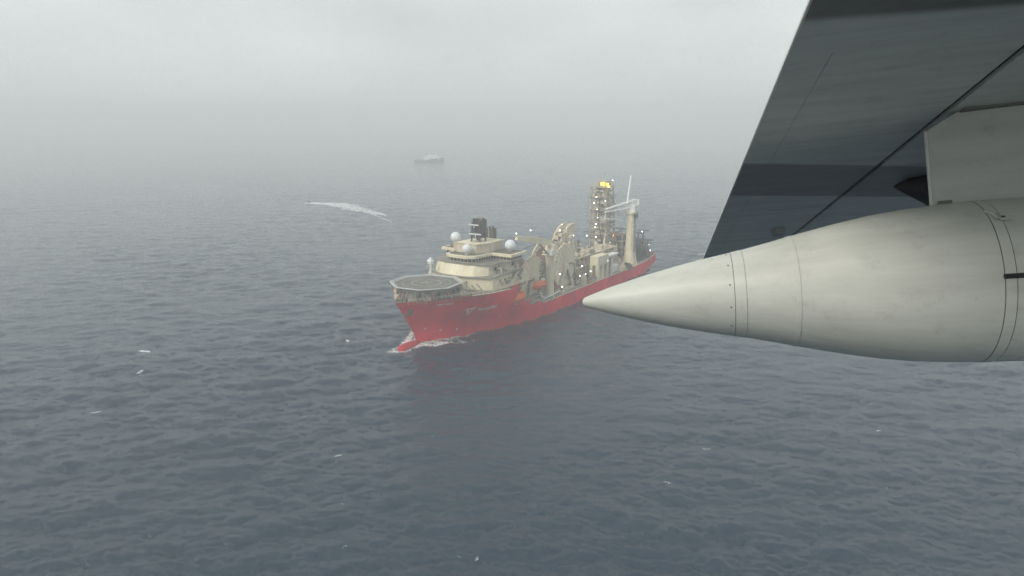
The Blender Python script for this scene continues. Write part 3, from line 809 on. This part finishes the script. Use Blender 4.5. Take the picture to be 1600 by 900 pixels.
def deck_gear():
    # open cream frame on legs at the port rail
    g = MB(); g.box2(S(108.5, 13.6, 12.4), S(119.5, 18.0, 16.6))
    for s in (109.3, 113.8, 118.6):
        for y in (14.2, 17.4): g.box2(S(s - 0.8, y - 0.7, 5.0), S(s + 0.8, y + 0.7, 12.398))
    g.build('davit_house', M['cream'], ship)
    g = MB(); g.box(S(125.5, 16.4, 15.2), (9.6, 3.4, 0.6)); g.bar(S(126.5, 16.4, 5), S(126.5, 16.4, 14.9), 0.6); g.beam(S(121, 16.4, 14.8), S(130, 16.4, 15.6), 0.4, 0.4)
    g.build('service_platform', M['white'], ship)
    names = ['winch', 'machinery_box', 'pipe_rack', 'ventilator', 'hydraulic_unit']
    mats = ['steel', 'rust', 'cream2', 'dark', 'green', 'cream2', 'rust', 'cream', 'white', 'dark']
    for i in range(150):
        s = random.uniform(60, 172) if i < 95 else random.uniform(92, 145); y = random.uniform(-17, 17.4)
        if 148 - 7 < s < 148 + 9 and -6 < y < 7: continue
        if 66 < s < 73 and 11 < y < 18: continue
        if (47 < s < 67 or 76 < s < 97) and 0 < y < 14: continue
        if 107 < s < 131 and y > 12.5: continue
        if 146 < s < 154 and y > 11: continue
        h = random.uniform(1.2, 6.5) * (1.0 if y < 10 else 0.6)
        a, b_ = random.uniform(1.2, 7), random.uniform(1.0, 4.5)
        kind = random.choice(names); m = MB(); z0 = 4.95
        if kind == 'winch':
            m.box(S(s, y, z0 + 0.4), (a, b_, 0.8)); m.bar(S(s, y - b_ * 0.4, z0 + 1.6), S(s, y + b_ * 0.4, z0 + 1.6), 1.1, n=14)
            for e in (-1, 1): m.bar(S(s, y + e * b_ * 0.4 - 0.1, z0 + 1.6), S(s, y + e * b_ * 0.4 + 0.1, z0 + 1.6), 1.6, n=16)
        elif kind == 'pipe_rack':
            for k in range(5): m.bar(S(s - a * 0.7, y + k * 0.7 - 1.4, z0 + 1.0 + 0.5 * (k % 2)), S(s + a * 0.7, y + k * 0.7 - 1.4, z0 + 1.0 + 0.5 * (k % 2)), 0.32, n=7)
            for e in (-1, 1): m.box(S(s + e * a * 0.5, y, z0 + 0.5), (0.5, 4.0, 1.0))
        elif kind == 'ventilator':
            m.bar(S(s, y, z0), S(s, y, z0 + h), 0.55, n=10); m.sphere(S(s, y, z0 + h), 0.95, 12, 6, 0.6)
        else:
            m.box(S(s, y, z0 + h / 2), (a, b_, h)); m.box(S(s + a * 0.1, y, z0 + h + 0.3), (a * 0.6, b_ * 0.6, 0.6))
            m.bar(S(s - a * 0.3, y, z0 + h), S(s - a * 0.3, y, z0 + h + 1.4), 0.25, n=7)
        m.build(kind, M[random.choice(mats)], ship)
    for i in range(46):
        s = random.choice((random.uniform(67.5, 76), random.uniform(96, 100))); y = random.uniform(-12, 13); z0 = random.choice((5.0, 8.0, 12.0, 15.5))
        if 66 < s < 73 and y > 11: continue
        MB().box(S(s, y, z0 + 1.2), (random.uniform(0.8, 3), random.uniform(0.8, 3), random.uniform(1.2, 3.2))).box(S(s, y, (5.0 + z0) / 2), (0.5, 0.5, max(z0 - 5.0, 0.1))).build('winch_cabinet', M[random.choice(('cream2', 'cream', 'steel', 'rust', 'cream2'))], ship)
    # packed machinery on three levels between the reels and the lay tower, and around the tower's foot
    for i in range(90):
        s = random.uniform(98, 139); y = random.uniform(-11, 12); z0 = random.choice((5.0, 12.2, 16.7))
        a, b_, h = random.uniform(0.8, 3.6), random.uniform(0.8, 3.2), random.uniform(0.9, 3.4)
        m = MB()
        if i % 3 == 0: m.bar(S(s, y, z0), S(s, y, z0 + h), a * 0.35, n=10); m.sphere(S(s, y, z0 + h), a * 0.35, 10, 6, 0.6)
        elif i % 3 == 1: m.box(S(s, y, z0 + h / 2), (a, b_, h)); m.box(S(s + 0.2, y, z0 + h + 0.15), (a * 0.7, b_ * 1.1, 0.3))
        else:
            m.bar(S(s - a, y, z0 + 0.9), S(s + a, y, z0 + 0.9), 0.75, n=12); m.box(S(s, y, z0 + 0.2), (a * 1.4, 1.2, 0.4))
        m.build(('vessel_tank', 'switch_cabinet', 'pressure_drum')[i % 3], M[random.choice(('cream2', 'cream2', 'rust', 'steel', 'dark', 'cream', 'white'))], ship)
    for s, y, z in ((155, 7.5, 21), (157, 1.0, 17), (141.5, 8.5, 16), (156, 12.5, 13)):
        m = MB()
        for k in range(int((z - 5) / 3) + 1): m.box(S(s, y, min(5 + 3 * k + 3, z)), (5.6, 4.6, 0.3))
        for dx in (-2.5, 2.5):
            for dy in (-2, 2): m.bar(S(s + dx, y + dy, 5), S(s + dx, y + dy, z + 1.1), 0.28, n=6)
        for k in range(9): m.box(S(s + random.uniform(-1.8, 1.8), y + random.uniform(-1.4, 1.4), 5 + random.choice(range(0, int(z - 5), 3)) + 1.1), (random.uniform(1, 2.8), random.uniform(1, 2.4), 2.0))
        m.build('equipment_stack', M[random.choice(('cream2', 'tower'))], ship)
    # raised dark working deck and frames at the stern
    sf = MB()
    for s in np.arange(158, 175, 3.2):
        for y in (-9, -3, 3, 9, 14.5):
            top = random.uniform(14, 22) - max(0, (s - 167)) * 0.7
            sf.bar(S(s, y, 5), S(s, y, top), 0.35, n=6)
            sf.box(S(s, y, top), (3.6, 6.2, 0.3))
            sf.box(S(s + random.uniform(-1, 1), y, random.uniform(8, max(9, top - 1))), (random.uniform(1, 3.2), random.uniform(1, 4.5), random.uniform(1, 4)))
    for s in np.arange(158, 172, 3.2): sf.bar(S(s, 13.5, 6), S(s + 3.2, 13.5, 13), 0.2, n=5)
    sf.build('stern_frame', M['dark'], ship)
    md = MB()
    for s0, s1, z in ((97, 140, 12.0), (99, 138, 16.5)):
        for s in np.arange(s0, s1, 4.2):
            for y in (-12, -6, 7, 11): md.bar(S(s, y, 5), S(s, y, z), 0.3, n=6)
        for y in (-9, 9): md.box(S((s0 + s1) / 2, y, z), (s1 - s0, 5.5, 0.3))
        for s in np.arange(s0, s1, 2.6): md.box(S(s, random.choice((-9, 9)), z + random.uniform(0.6, 1.4)), (random.uniform(1, 2.4), random.uniform(1, 3.6), random.uniform(1, 3)))
    md.build('mezzanine', M['cream2'], ship)
    # bright rail lengths and the folded gangway by the port edge
    rl = MB()
    for s in np.arange(57.5, 165, 1.8): rl.bar(S(s, 18.4, 5.4), S(s, 18.4, 7.0), 0.06, n=5)
    rl.bar(S(57.5, 18.4, 7.0), S(165, 18.4, 7.0), 0.08, n=5); rl.bar(S(57.5, 18.4, 6.4), S(165, 18.4, 6.4), 0.06, n=5)
    rl.build('side_railing', M['cream'], ship)
    gw = MB().beam(S(58, 18.6, 7.2), S(72, 18.6, 8.0), 0.9, 0.25).beam(S(58, 18.6, 8.2), S(72, 18.6, 9.0), 0.12, 0.12)
    gw.build('gangway', M['white'], ship)
    # boat deck shelf, davits
    bd = MB().prism([(80 - 36.5, 15.2), (80 - 57, 15.2), (80 - 57, 18.6), (80 - 36.5, 18.6)], 9.15, 9.45)
    bd.build('boat_deck', M['steel'], ship)
    for s in (35.6, 44.6, 51.5, 60.5):
        d = MB().beam(S(s, 15.3, 9.4), S(s, 15.6, 15.6), 0.7, 0.7)
        pts = [S(s, 15.6 + 2.6 * math.sin(a), 15.6 + 1.4 * (1 - math.cos(a) * 1.0)) for a in np.linspace(0, 1.5, 6)]
        for a, b_ in zip(pts[:-1], pts[1:]): d.beam(a, b_, 0.6, 0.6)
        d.build('boat_davit', M['steel'], ship)
    fm = MB().box(S(49.5, 18.6, 8.2), (5.0, 1.2, 2.0)); fm.build('boat_fender', M['steel'], ship)
deck_gear()

for s, y, z in ((128.8, 6, 41.9), (126.2, 6, 39.3), (138.7, 6, 39.1), (129.8, 6, 35.8), (137, 8, 35.9), (130.7, 6, 31.7), (128.8, 6, 28.7), (128.2, 6, 27.2), (125.2, 8, 23), (106.1, 6, 26),
                (119.6, 6, 24.2), (149.5, 4, 16.4), (172.0, 12, 20.0), (176.5, 14, 15.2), (177.2, 14, 12.4), (177.0, 15, 9.4), (118.7, 17.9, 13.3), (121.1, 17, 7.9), (76, 10, 16.3), (66.8, 12, 17.3), (77.9, 15, 13.7),
                (75.1, 17.8, 8.9), (103.6, 12, 12.5), (92.5, 17, 10.5), (98, 17, 10.4), (103, 17, 10.8), (47.2, 12.4, 35.2), (77.8, 0, 31.5), (100.4, 2, 28.8), (154.8, 2, 48.1), (104, 1, 31), (107, 2, 29.5)):
    l = MB().sphere(S(s, y, z), 0.15 + 0.13 * random.random(), 10, 6); l.mi = 1; l.bar(S(s, y, z - 1.6), S(s, y, z - 0.3), 0.09, n=5)
    l.build('floodlight', [M['lamp'], M['steel']], ship)
MB().box(S(140.2, 3.6, 47.3), (1.5, 1.5, 1.5)).build('tower_lamp', M['amber'], ship)
MB().box(S(144.6, 4.0, 46.8), (1.0, 1.0, 1.2)).build('tower_lamp', M['amber'], ship)
MB().box(S(143.2, 5.4, 45.8), (1.2, 1.0, 0.8)).build('tower_lamp', M['orange_lamp'], ship)
MB().sphere(S(151.5, 4.6, 20.2), 0.6, 10, 6).build('tower_lamp', M['orange_lamp'], ship)

def lifeboat(s, z, label, roof):
    root = empty('lifeboat'); tag(root, label, 'lifeboat', 'orange lifeboats at the ship\'s port side')
    root.matrix_world = Matrix.Translation((ship_c[0], ship_c[1], 0)) @ Matrix.Rotation(SHIP_ROT, 4, 'Z') @ Matrix.Translation(S(s, 18.0, z))
    rings = []
    for x, k in ((-4.6, 0.25), (-4.2, 0.7), (-2.8, 0.95), (0, 1.0), (2.8, 0.92), (4.2, 0.6), (4.8, 0.12)):
        rings.append([(x, 1.55 * k * y, 1.5 * (0.5 + 0.5 * k) * z) for y, z in ((0, -1), (0.55, -0.85), (0.95, -0.2), (1, 0.1), (0, 0.1), (-1, 0.1), (-0.95, -0.2), (-0.55, -0.85))])
    MB().loft(rings).build('boat_hull', M['orange'], root, smooth=True)
    cn = []
    for x, k, h in ((-4.0, 0.6, 0.5), (-3.2, 0.86, 1.3), (-1, 0.9, 1.5), (2.2, 0.86, 1.35), (3.6, 0.6, 0.5)):
        cn.append([(x, 1.5 * k, 0.16), (x, 1.2 * k, 0.16 + h * 0.8), (x, 0.4 * k, 0.16 + h), (x, -0.4 * k, 0.16 + h), (x, -1.2 * k, 0.16 + h * 0.8), (x, -1.5 * k, 0.16)])
    c = MB().loft(cn).build('boat_canopy', M['orange'], root, smooth=True)
    MB().box((-2.6, 0, 1.9), (1.3, 1.3, 0.9)).build('helm_cupola', M[roof], c)
lifeboat(40.0, 11.2, 'orange lifeboat slung low on the red side, nearer the bow of the pipelay ship', 'orange')
lifeboat(56.0, 13.4, 'orange lifeboat hanging higher in front of the forward reel of the pipelay ship', 'white')

# ---------------------------------------------------------------- the two other craft
def supply_boat():
    root = empty('supply_vessel', (-150, 1362, 0), rad(6))
    tag(root, 'faint dark supply vessel with pale superstructure, far off in the fog', 'ship')
    rings = []
    for x, hb, zt in ((-27, 5.5, 3.2), (-25, 6.4, 3.2), (-8, 6.6, 3.2), (-2, 6.6, 4.0), (4, 6.6, 6.0), (16, 5.8, 6.4), (23, 3.2, 7.2), (27, 0.3, 8.0)):
        rings.append([(x, hb * 0.8, -3), (x, hb, 0.5), (x, hb, zt), (x, -hb, zt), (x, -hb, 0.5), (x, -hb * 0.8, -3)])
    MB().loft(rings).build('hull', M['supply'], root)
    h = MB().box2((-9, -5.8, 3), (18, 5.8, 9)).box2((-5, -5, 9.002), (15, 5, 12.6)).box2((0, -4.5, 12.604), (11.5, 4.5, 15.8))
    h.build('superstructure', mat('clean_white_paint', (0.92, 0.92, 0.91), 0.5, 0.02, 0.4), root)
    MB().box2((11.4, -4.3, 13.8), (11.7, 4.3, 15.2)).box2((1, -4.62, 13.8), (11, -4.5, 15.2)).build('window_band', M['glass'], root)
    m = MB().bar((5, 0, 15.8), (5, 0, 22), 0.4, 0.25); m.box((5, 0, 19), (0.6, 4, 0.5)); m.bar((-20, 4, 3), (-20, 4, 12), 0.5); m.bar((-20, 4, 12), (-13, 4, 14), 0.35); m.bar((22, 0, 7), (22, 0, 17), 0.3)
    m.build('mast', M['steel'], root)
    MB().bar((-4, -3, 9), (-4, -3, 15), 1.0).bar((-4, 3, 9), (-4, 3, 15), 1.0).build('funnel', M['supply'], root)
    MB().box2((-24, -4, 3.2), (-12, 4, 5.6)).build('deck_cargo', M['steel'], root)
supply_boat()

def small_boat():
    x, y = -194.5, 709.0
    z = float(sea_at(x, y)[2])
    root = empty('workboat', (x, y, z), math.atan2(10, -6))
    tag(root, 'tiny dark open boat at the thin far end of the white wake', 'boat')
    rings = []
    for px, hb, zt in ((-4, 1.3, 0.9), (-1, 1.5, 0.95), (2, 1.3, 1.1), (3.6, 0.7, 1.3), (4.4, 0.1, 1.45)):
        rings.append([(px, hb * 0.5, -0.4), (px, hb, 0.3), (px, hb, zt), (px, -hb, zt), (px, -hb, 0.3), (px, -hb * 0.5, -0.4)])
    MB().loft(rings).build('hull', M['dark'], root)
    MB().box((-0.6, 0, 1.7), (1.4, 1.1, 1.6)).box((-0.2, 0, 2.7), (0.15, 1.0, 0.6)).build('console', M['steel'], root)
    MB().box((-3.8, 0, 1.2), (0.6, 0.7, 1.1)).build('outboard_motor', M['dark'], root)
small_boat()

# ---------------------------------------------------------------- aircraft: port wing, drop tank and engine seen from the cabin window
AX = Matrix(((-0.97672, 0.19035, -0.10078), (0.2108, 0.9367, -0.2796), (-0.0411, 0.2943, 0.9548)))   # rows: aft, outboard, up in world axes
def air_basis():
    p = rad(13.0)
    F = Vector((0, math.cos(p), -math.sin(p))); U = Vector((0, math.sin(p), math.cos(p))); R_ = Vector((1, 0, 0))
    s = (R_ * 0.2164 - U * 0.0603 + F).normalized()
    a = R_ * -4.695 - U * 0.27 + F
    a = (a - s * a.dot(s)).normalized()
    u = s.cross(a)
    return Matrix(((a.x, s.x, u.x), (a.y, s.y, u.y), (a.z, s.z, u.z))).to_4x4()
plane = bpy.data.objects.new('airplane', None); C.objects.link(plane)
plane.matrix_world = Matrix.Translation((0, 0, CAM_Z)) @ air_basis()
tag(plane, 'grey airplane wing with a pale pointed drop tank on a pylon beneath it', 'airplane')
# local axes: x aft, y outboard, z up; the origin sits in the cabin beside the window

def coat(name, col, rough, dark, bands=(), scale=(0.5, 3.0, 3.0)):
    """aircraft paint with fine grime running fore and aft; bands = sooty exhaust stains [y0,y1,x0,strength]"""
    m = bpy.data.materials.new(name); m.use_nodes = True
    n, l = m.node_tree.nodes, m.node_tree.links
    b = n['Principled BSDF']; b.inputs['Roughness'].default_value = rough; b.inputs['Specular IOR Level'].default_value = 0.35
    tc = n.new('ShaderNodeTexCoord'); mp = n.new('ShaderNodeMapping'); mp.inputs['Scale'].default_value = scale
    l.new(tc.outputs['Object'], mp.inputs['Vector'])
    t = n.new('ShaderNodeTexNoise'); t.inputs['Scale'].default_value = 1.6; t.inputs['Detail'].default_value = 8; t.inputs['Roughness'].default_value = 0.65
    l.new(mp.outputs['Vector'], t.inputs['Vector'])
    r = n.new('ShaderNodeValToRGB')
    r.color_ramp.elements[0].position = 0.3; r.color_ramp.elements[0].color = (*dark, 1)
    r.color_ramp.elements[1].position = 0.62; r.color_ramp.elements[1].color = (*col, 1)
    l.new(t.outputs['Fac'], r.inputs['Fac'])
    out = r.outputs['Color']
    # blotches, small specks and the slight unevenness of thin sheet metal
    t2 = n.new('ShaderNodeTexNoise'); t2.inputs['Scale'].default_value = 5.5; t2.inputs['Detail'].default_value = 9; t2.inputs['Roughness'].default_value = 0.75
    l.new(tc.outputs['Object'], t2.inputs['Vector'])
    r2 = n.new('ShaderNodeMapRange'); r2.inputs['From Min'].default_value = 0.54; r2.inputs['From Max'].default_value = 0.72; r2.inputs['To Max'].default_value = 0.30
    l.new(t2.outputs['Fac'], r2.inputs['Value'])
    x2 = n.new('ShaderNodeMixRGB'); x2.inputs['Color2'].default_value = (*[c * 0.55 for c in dark], 1)
    l.new(r2.outputs['Result'], x2.inputs['Fac']); l.new(out, x2.inputs['Color1'])
    vo = n.new('ShaderNodeTexVoronoi'); vo.inputs['Scale'].default_value = 5.0; l.new(tc.outputs['Object'], vo.inputs['Vector'])
    r3 = n.new('ShaderNodeMapRange'); r3.inputs['From Min'].default_value = 0.10; r3.inputs['From Max'].default_value = 0.05; r3.inputs['To Max'].default_value = 0.16
    l.new(vo.outputs['Distance'], r3.inputs['Value'])
    x3 = n.new('ShaderNodeMixRGB'); x3.inputs['Color2'].default_value = (*[c * 0.4 for c in dark], 1)
    l.new(r3.outputs['Result'], x3.inputs['Fac']); l.new(x2.outputs['Color'], x3.inputs['Color1']); out = x3.outputs['Color']
    bp = n.new('ShaderNodeBump'); bp.inputs['Strength'].default_value = 0.35; bp.inputs['Distance'].default_value = 0.012
    l.new(t.outputs['Fac'], bp.inputs['Height']); l.new(bp.outputs['Normal'], b.inputs['Normal'])
    sx = n.new('ShaderNodeSeparateXYZ'); l.new(tc.outputs['Object'], sx.inputs['Vector'])
    for y0, y1, slope, k, edge in bands:
        # stain edges run almost fore and aft: y + slope * x
        ml = n.new('ShaderNodeMath'); ml.operation = 'MULTIPLY_ADD'; ml.inputs[1].default_value = slope
        l.new(sx.outputs['X'], ml.inputs[0]); l.new(sx.outputs['Y'], ml.inputs[2])
        parts = []
        for v, sg in ((y0, 1), (y1, -1)):
            q = n.new('ShaderNodeMapRange'); q.interpolation_type = 'SMOOTHSTEP'
            q.inputs['From Min'].default_value = v - edge * sg; q.inputs['From Max'].default_value = v + edge * sg
            l.new(ml.outputs[0], q.inputs['Value']); parts.append(q)
        mu = n.new('ShaderNodeMath'); mu.operation = 'MULTIPLY'
        l.new(parts[0].outputs['Result'], mu.inputs[0]); l.new(parts[1].outputs['Result'], mu.inputs[1])
        m3 = n.new('ShaderNodeMath'); m3.operation = 'MULTIPLY'; m3.inputs[1].default_value = k; l.new(mu.outputs[0], m3.inputs[0])
        mix = n.new('ShaderNodeMixRGB'); mix.inputs['Color2'].default_value = (0.018, 0.019, 0.021, 1)
        l.new(m3.outputs[0], mix.inputs['Fac']); l.new(out, mix.inputs['Color1']); out = mix.outputs['Color']
    l.new(out, b.inputs['Base Color'])
    return m

BANDS = [(7.06, 8.80, 0.50, 0.56, 0.05), (2.2, 3.94, 0.152, 0.72, 0.05)]
MW = coat('wing_underside_paint', (0.49, 0.52, 0.50), 0.55, (0.37, 0.395, 0.385), BANDS)
MT = coat('tank_paint', (0.565, 0.575, 0.525), 0.4, (0.475, 0.48, 0.435), (), (0.30, 3.2, 3.2))
MT2 = coat('pylon_paint', (0.45, 0.455, 0.425), 0.5, (0.36, 0.365, 0.34))
MS = mat('seam_sealant', (0.16, 0.16, 0.145), 0.7, 0.1, 4)
MSK = mat('grey_sealant', (0.30, 0.31, 0.305), 0.7, 0.1, 4)
MK = mat('dark_rubber', (0.02, 0.02, 0.02), 0.6, 0.1, 4)
ME = mat('sooty_metal', (0.035, 0.036, 0.038), 0.6, 0.3, 3, dirt=(0.010, 0.010, 0.011))
MEDGE = mat('pale_edge', (0.62, 0.62, 0.58), 0.4, 0.05, 4)

def wing():
    z0 = 1.615
    # main panel: flat lower skin from the flap gap forward, rounded nose, cambered top
    def section(y, inset=0.0):
        tap = 1.0 - 0.018 * max(y - 4, 0)
        xf = -2.19; chord = 3.6 * tap
        pts = [(xf, z0), (xf - 1.2 * tap, z0 - 0.0), (xf - 2.4 * tap, z0 - 0.02), (xf - 3.2 * tap, z0 + 0.06), (xf - 3.55 * tap, z0 + 0.2), (xf - 3.62 * tap, z0 + 0.34), (xf - 3.4 * tap, z0 + 0.48), (xf - 2.5 * tap, z0 + 0.62), (xf - 1.2 * tap, z0 + 0.60), (xf - 0.3, z0 + 0.46), (xf, z0 + 0.40)]
        return [(x, y, z) for x, z in pts]
    w = MB().loft([section(y) for y in (-2.0, 2, 4, 8, 12, 16, 18.2, 18.6)]).build('wing', MW, plane, smooth=True)
    def flap(y):
        pts = [(-0.77, z0 - 0.005), (-1.2, z0 - 0.002), (-1.7, z0), (-2.135, z0 + 0.003), (-2.15, z0 + 0.1), (-2.13, z0 + 0.30), (-1.7, z0 + 0.28), (-1.2, z0 + 0.14), (-0.77, z0 + 0.012)]
        return [(x, y, z) for x, z in pts]
    f = MB().loft([flap(y) for y in (-2.0, 3, 6, 9, 12, 15, 18.5)]).build('flap', MW, plane, smooth=True)
    # seal strip in the gap
    MB().box2((-2.188, -2, z0 + 0.03), (-2.152, 18.4, z0 + 0.09)).build('gap_seal', MK, w)
    # bright edge strip and static wick
    MB().box2((-0.769, -2, z0 - 0.004), (-0.755, 18.5, z0 + 0.011)).build('edge_strip', MEDGE, f)
    for y in (16.0, 17.2):
        MB().bar((-0.76, y, z0), (-0.60, y, z0 - 0.01), 0.012, 0.006, 6).build('static_wick', MEDGE, f)
    # small hinge bracket under the flap, a few faint skin seams
    MB().prism([(-1.70, 12.5), (-1.86, 12.5), (-1.86, 12.9), (-1.70, 12.9)], z0 - 0.10, z0 - 0.003).build('hinge_bracket', MSK, f)
    MB().box2((-1.02, 4.6, z0 - 0.0045), (-1.016, 18, z0 - 0.001)).build('skin_seam', MSK, f)
    for y in (10.6, 13.9):
        MB().box2((-2.1, y, z0 - 0.0045), (-0.8, y + 0.006, z0 - 0.001)).build('skin_seam', MSK, f)
wing()

def tank():
    y0, zc = 6.3, 0.293
    prof = [(0.735, 0.004), (0.730, 0.022), (0.715, 0.036), (0.69, 0.047), (0.5, 0.112), (0.2, 0.196), (-0.1, 0.266), (-0.3, 0.306), (-0.485, 0.339), (-0.488, 0.3395), (-0.56, 0.352), (-0.8, 0.405), (-1.03, 0.458), (-1.3, 0.515), (-1.55, 0.560), (-1.8, 0.592), (-2.05, 0.608), (-2.3, 0.615), (-2.6, 0.617), (-4.5, 0.617), (-5.5, 0.59), (-6.4, 0.50), (-7.2, 0.34), (-7.7, 0.17), (-7.9, 0.02)]
    n = 64
    ring = lambda x, r, z=zc: [(x, y0 + r * math.cos(2 * math.pi * i / n), z + r * math.sin(2 * math.pi * i / n)) for i in range(n)]
    body = [p for p in prof if p[0] <= -0.487]
    cone = [p for p in prof if p[0] >= -0.485]
    tk = MB().loft([ring(*p) for p in body]).build('fuel_tank', MT, plane, smooth=True)
    cn = MB().loft([ring(*p) for p in cone]).build('tail_cone', MT, tk, smooth=True)
    def R_at(x):
        xs = [p[0] for p in prof][::-1]; rs = [p[1] for p in prof][::-1]
        return float(np.interp(x, xs, rs))
    def band(x0, x1, h, name, m):
        MB().loft([ring(x0, R_at(x0) - 0.004), ring(x0, R_at(x0) + h), ring(x1, R_at(x1) + h), ring(x1, R_at(x1) - 0.004)], cap=False).build(name, m, tk, smooth=True)
    band(-0.4862, -0.4895, 0.0006, 'joint_gap', MS)
    band(-0.4898, -0.572, 0.0022, 'joint_strap', MT)
    band(-0.573, -0.5755, 0.0010, 'joint_line', MS)
    band(-0.925, -0.955, 0.004, 'seam_band', MT)
    band(-0.9555, -0.9575, 0.0008, 'joint_line', MS)
    band(-2.249, -2.254, 0.0016, 'joint_line', MS)
    band(-2.255, -2.322, 0.004, 'clamp_band', MT)
    band(-2.323, -2.328, 0.0016, 'joint_line', MS)
    # screws at the root of the tail cone
    for i in range(12):
        a = rad(110 + 30 * i); r = R_at(-0.455) + 0.0015
        p = Vector((-0.455, y0 + r * math.cos(a), zc + r * math.sin(a))); d = Vector((0, math.cos(a), math.sin(a)))
        MB().bar(p - d * 0.004, p + d * 0.002, 0.0065, n=10).build('screw', MS, cn)
    # latch on the upper shoulder
    a = rad(134); r = 0.617; d = Vector((0, math.cos(a), math.sin(a))); e = Vector((0, -math.sin(a), math.cos(a)))
    c = Vector((-2.29, y0, zc)) + d * r
    lt = MB(); X = Vector((1, 0, 0))
    lt.beam(c + X * 0.045 - e * 0.055 + d * 0.004, c + e * 0.01 + d * 0.016, 0.016, 0.016)
    lt.beam(c + e * 0.008 + d * 0.016, c - X * 0.012 + e * 0.055 + d * 0.016, 0.022, 0.02)
    lt.box(c - X * 0.045 + e * 0.062 + d * 0.012, (0.06, 0.018, 0.018))
    lt.build('latch', MT2, tk)
    MB().beam(c - X * 0.03 + e * 0.018 + d * 0.002, c - X * 0.03 + e * 0.050 + d * 0.002, 0.055, 0.014).build('latch_recess', MK, tk)
    # drain mast: a thin dark rod standing off the side
    rd = MB().bar((-2.175, 5.50, 0.279), (-4.2, 5.47, 0.290), 0.018, n=10); rd.bar((-4.0, 5.475, 0.29), (-4.0, 5.72, 0.29), 0.02, n=8)
    rd.build('probe_rod', MK, tk)
tank()

def pylon():
    y0 = 6.3
    prof = lambda x: 0.17 * (1 - ((x + 4.0) / 2.05) ** 2) + 0.012
    xs = [-2.035, -2.25, -2.6, -3.0, -3.6, -4.2, -4.8, -5.3]
    rings = []
    for x in xs:
        h = max(prof(x), 0.012) if x > -4 else max(0.17 - (x + 4) ** 2 * 0.09, 0.012)
        zt = float(np.interp(x, [-5.3, -2.24, -2.035], [1.60, 1.612, 1.49])); zb = 0.293 + 0.55
        xb = x
        rings.append([(xb, y0 - h, zb), (xb, y0 + h, zb), (x, y0 + h, zt), (x, y0 - h, zt)])
    p = MB().loft(rings).build('pylon', MT2, plane, smooth=True)
    MB().box2((-2.034, y0 - 0.016, 0.905), (-2.018, y0 + 0.016, 1.488)).build('edge_strip', MEDGE, p)
    # fillets where the pylon meets tank and wing
    MB().loft([[(x, y0 - h - 0.02, z) for z in (0.9, 0.93)] + [(x, y0 + h + 0.02, z) for z in (0.93, 0.9)] for x, h in ((-2.06, 0.012), (-2.6, 0.08), (-3.2, 0.14), (-4.5, 0.17))]).build('fillet_seal', MS, p)
    MB().box2((-2.26, y0 - 0.03, 1.598), (-4.8, y0 - 0.15, 1.6125)).build('fillet_seal', MS, p)
pylon()

def engine():
    y0 = 9.0
    rings = []
    for x, r, z, k in ((-2.53, 0.015, 1.535, 1), (-2.62, 0.07, 1.525, 1), (-2.82, 0.17, 1.495, 1), (-3.1, 0.30, 1.44, 1.1), (-3.6, 0.48, 1.35, 1.1), (-4.4, 0.68, 1.22, 1.1), (-5.5, 0.72, 1.15, 1.1), (-7.5, 0.66, 1.15, 1.1), (-8.2, 0.45, 1.2, 1), (-8.6, 0.1, 1.2, 1)):
        rings.append([(x, y0 + r * math.cos(2 * math.pi * i / 28), z + r * k * math.sin(2 * math.pi * i / 28)) for i in range(28)])
    e = MB().loft(rings).build('engine_nacelle', ME, plane, smooth=True)
engine()
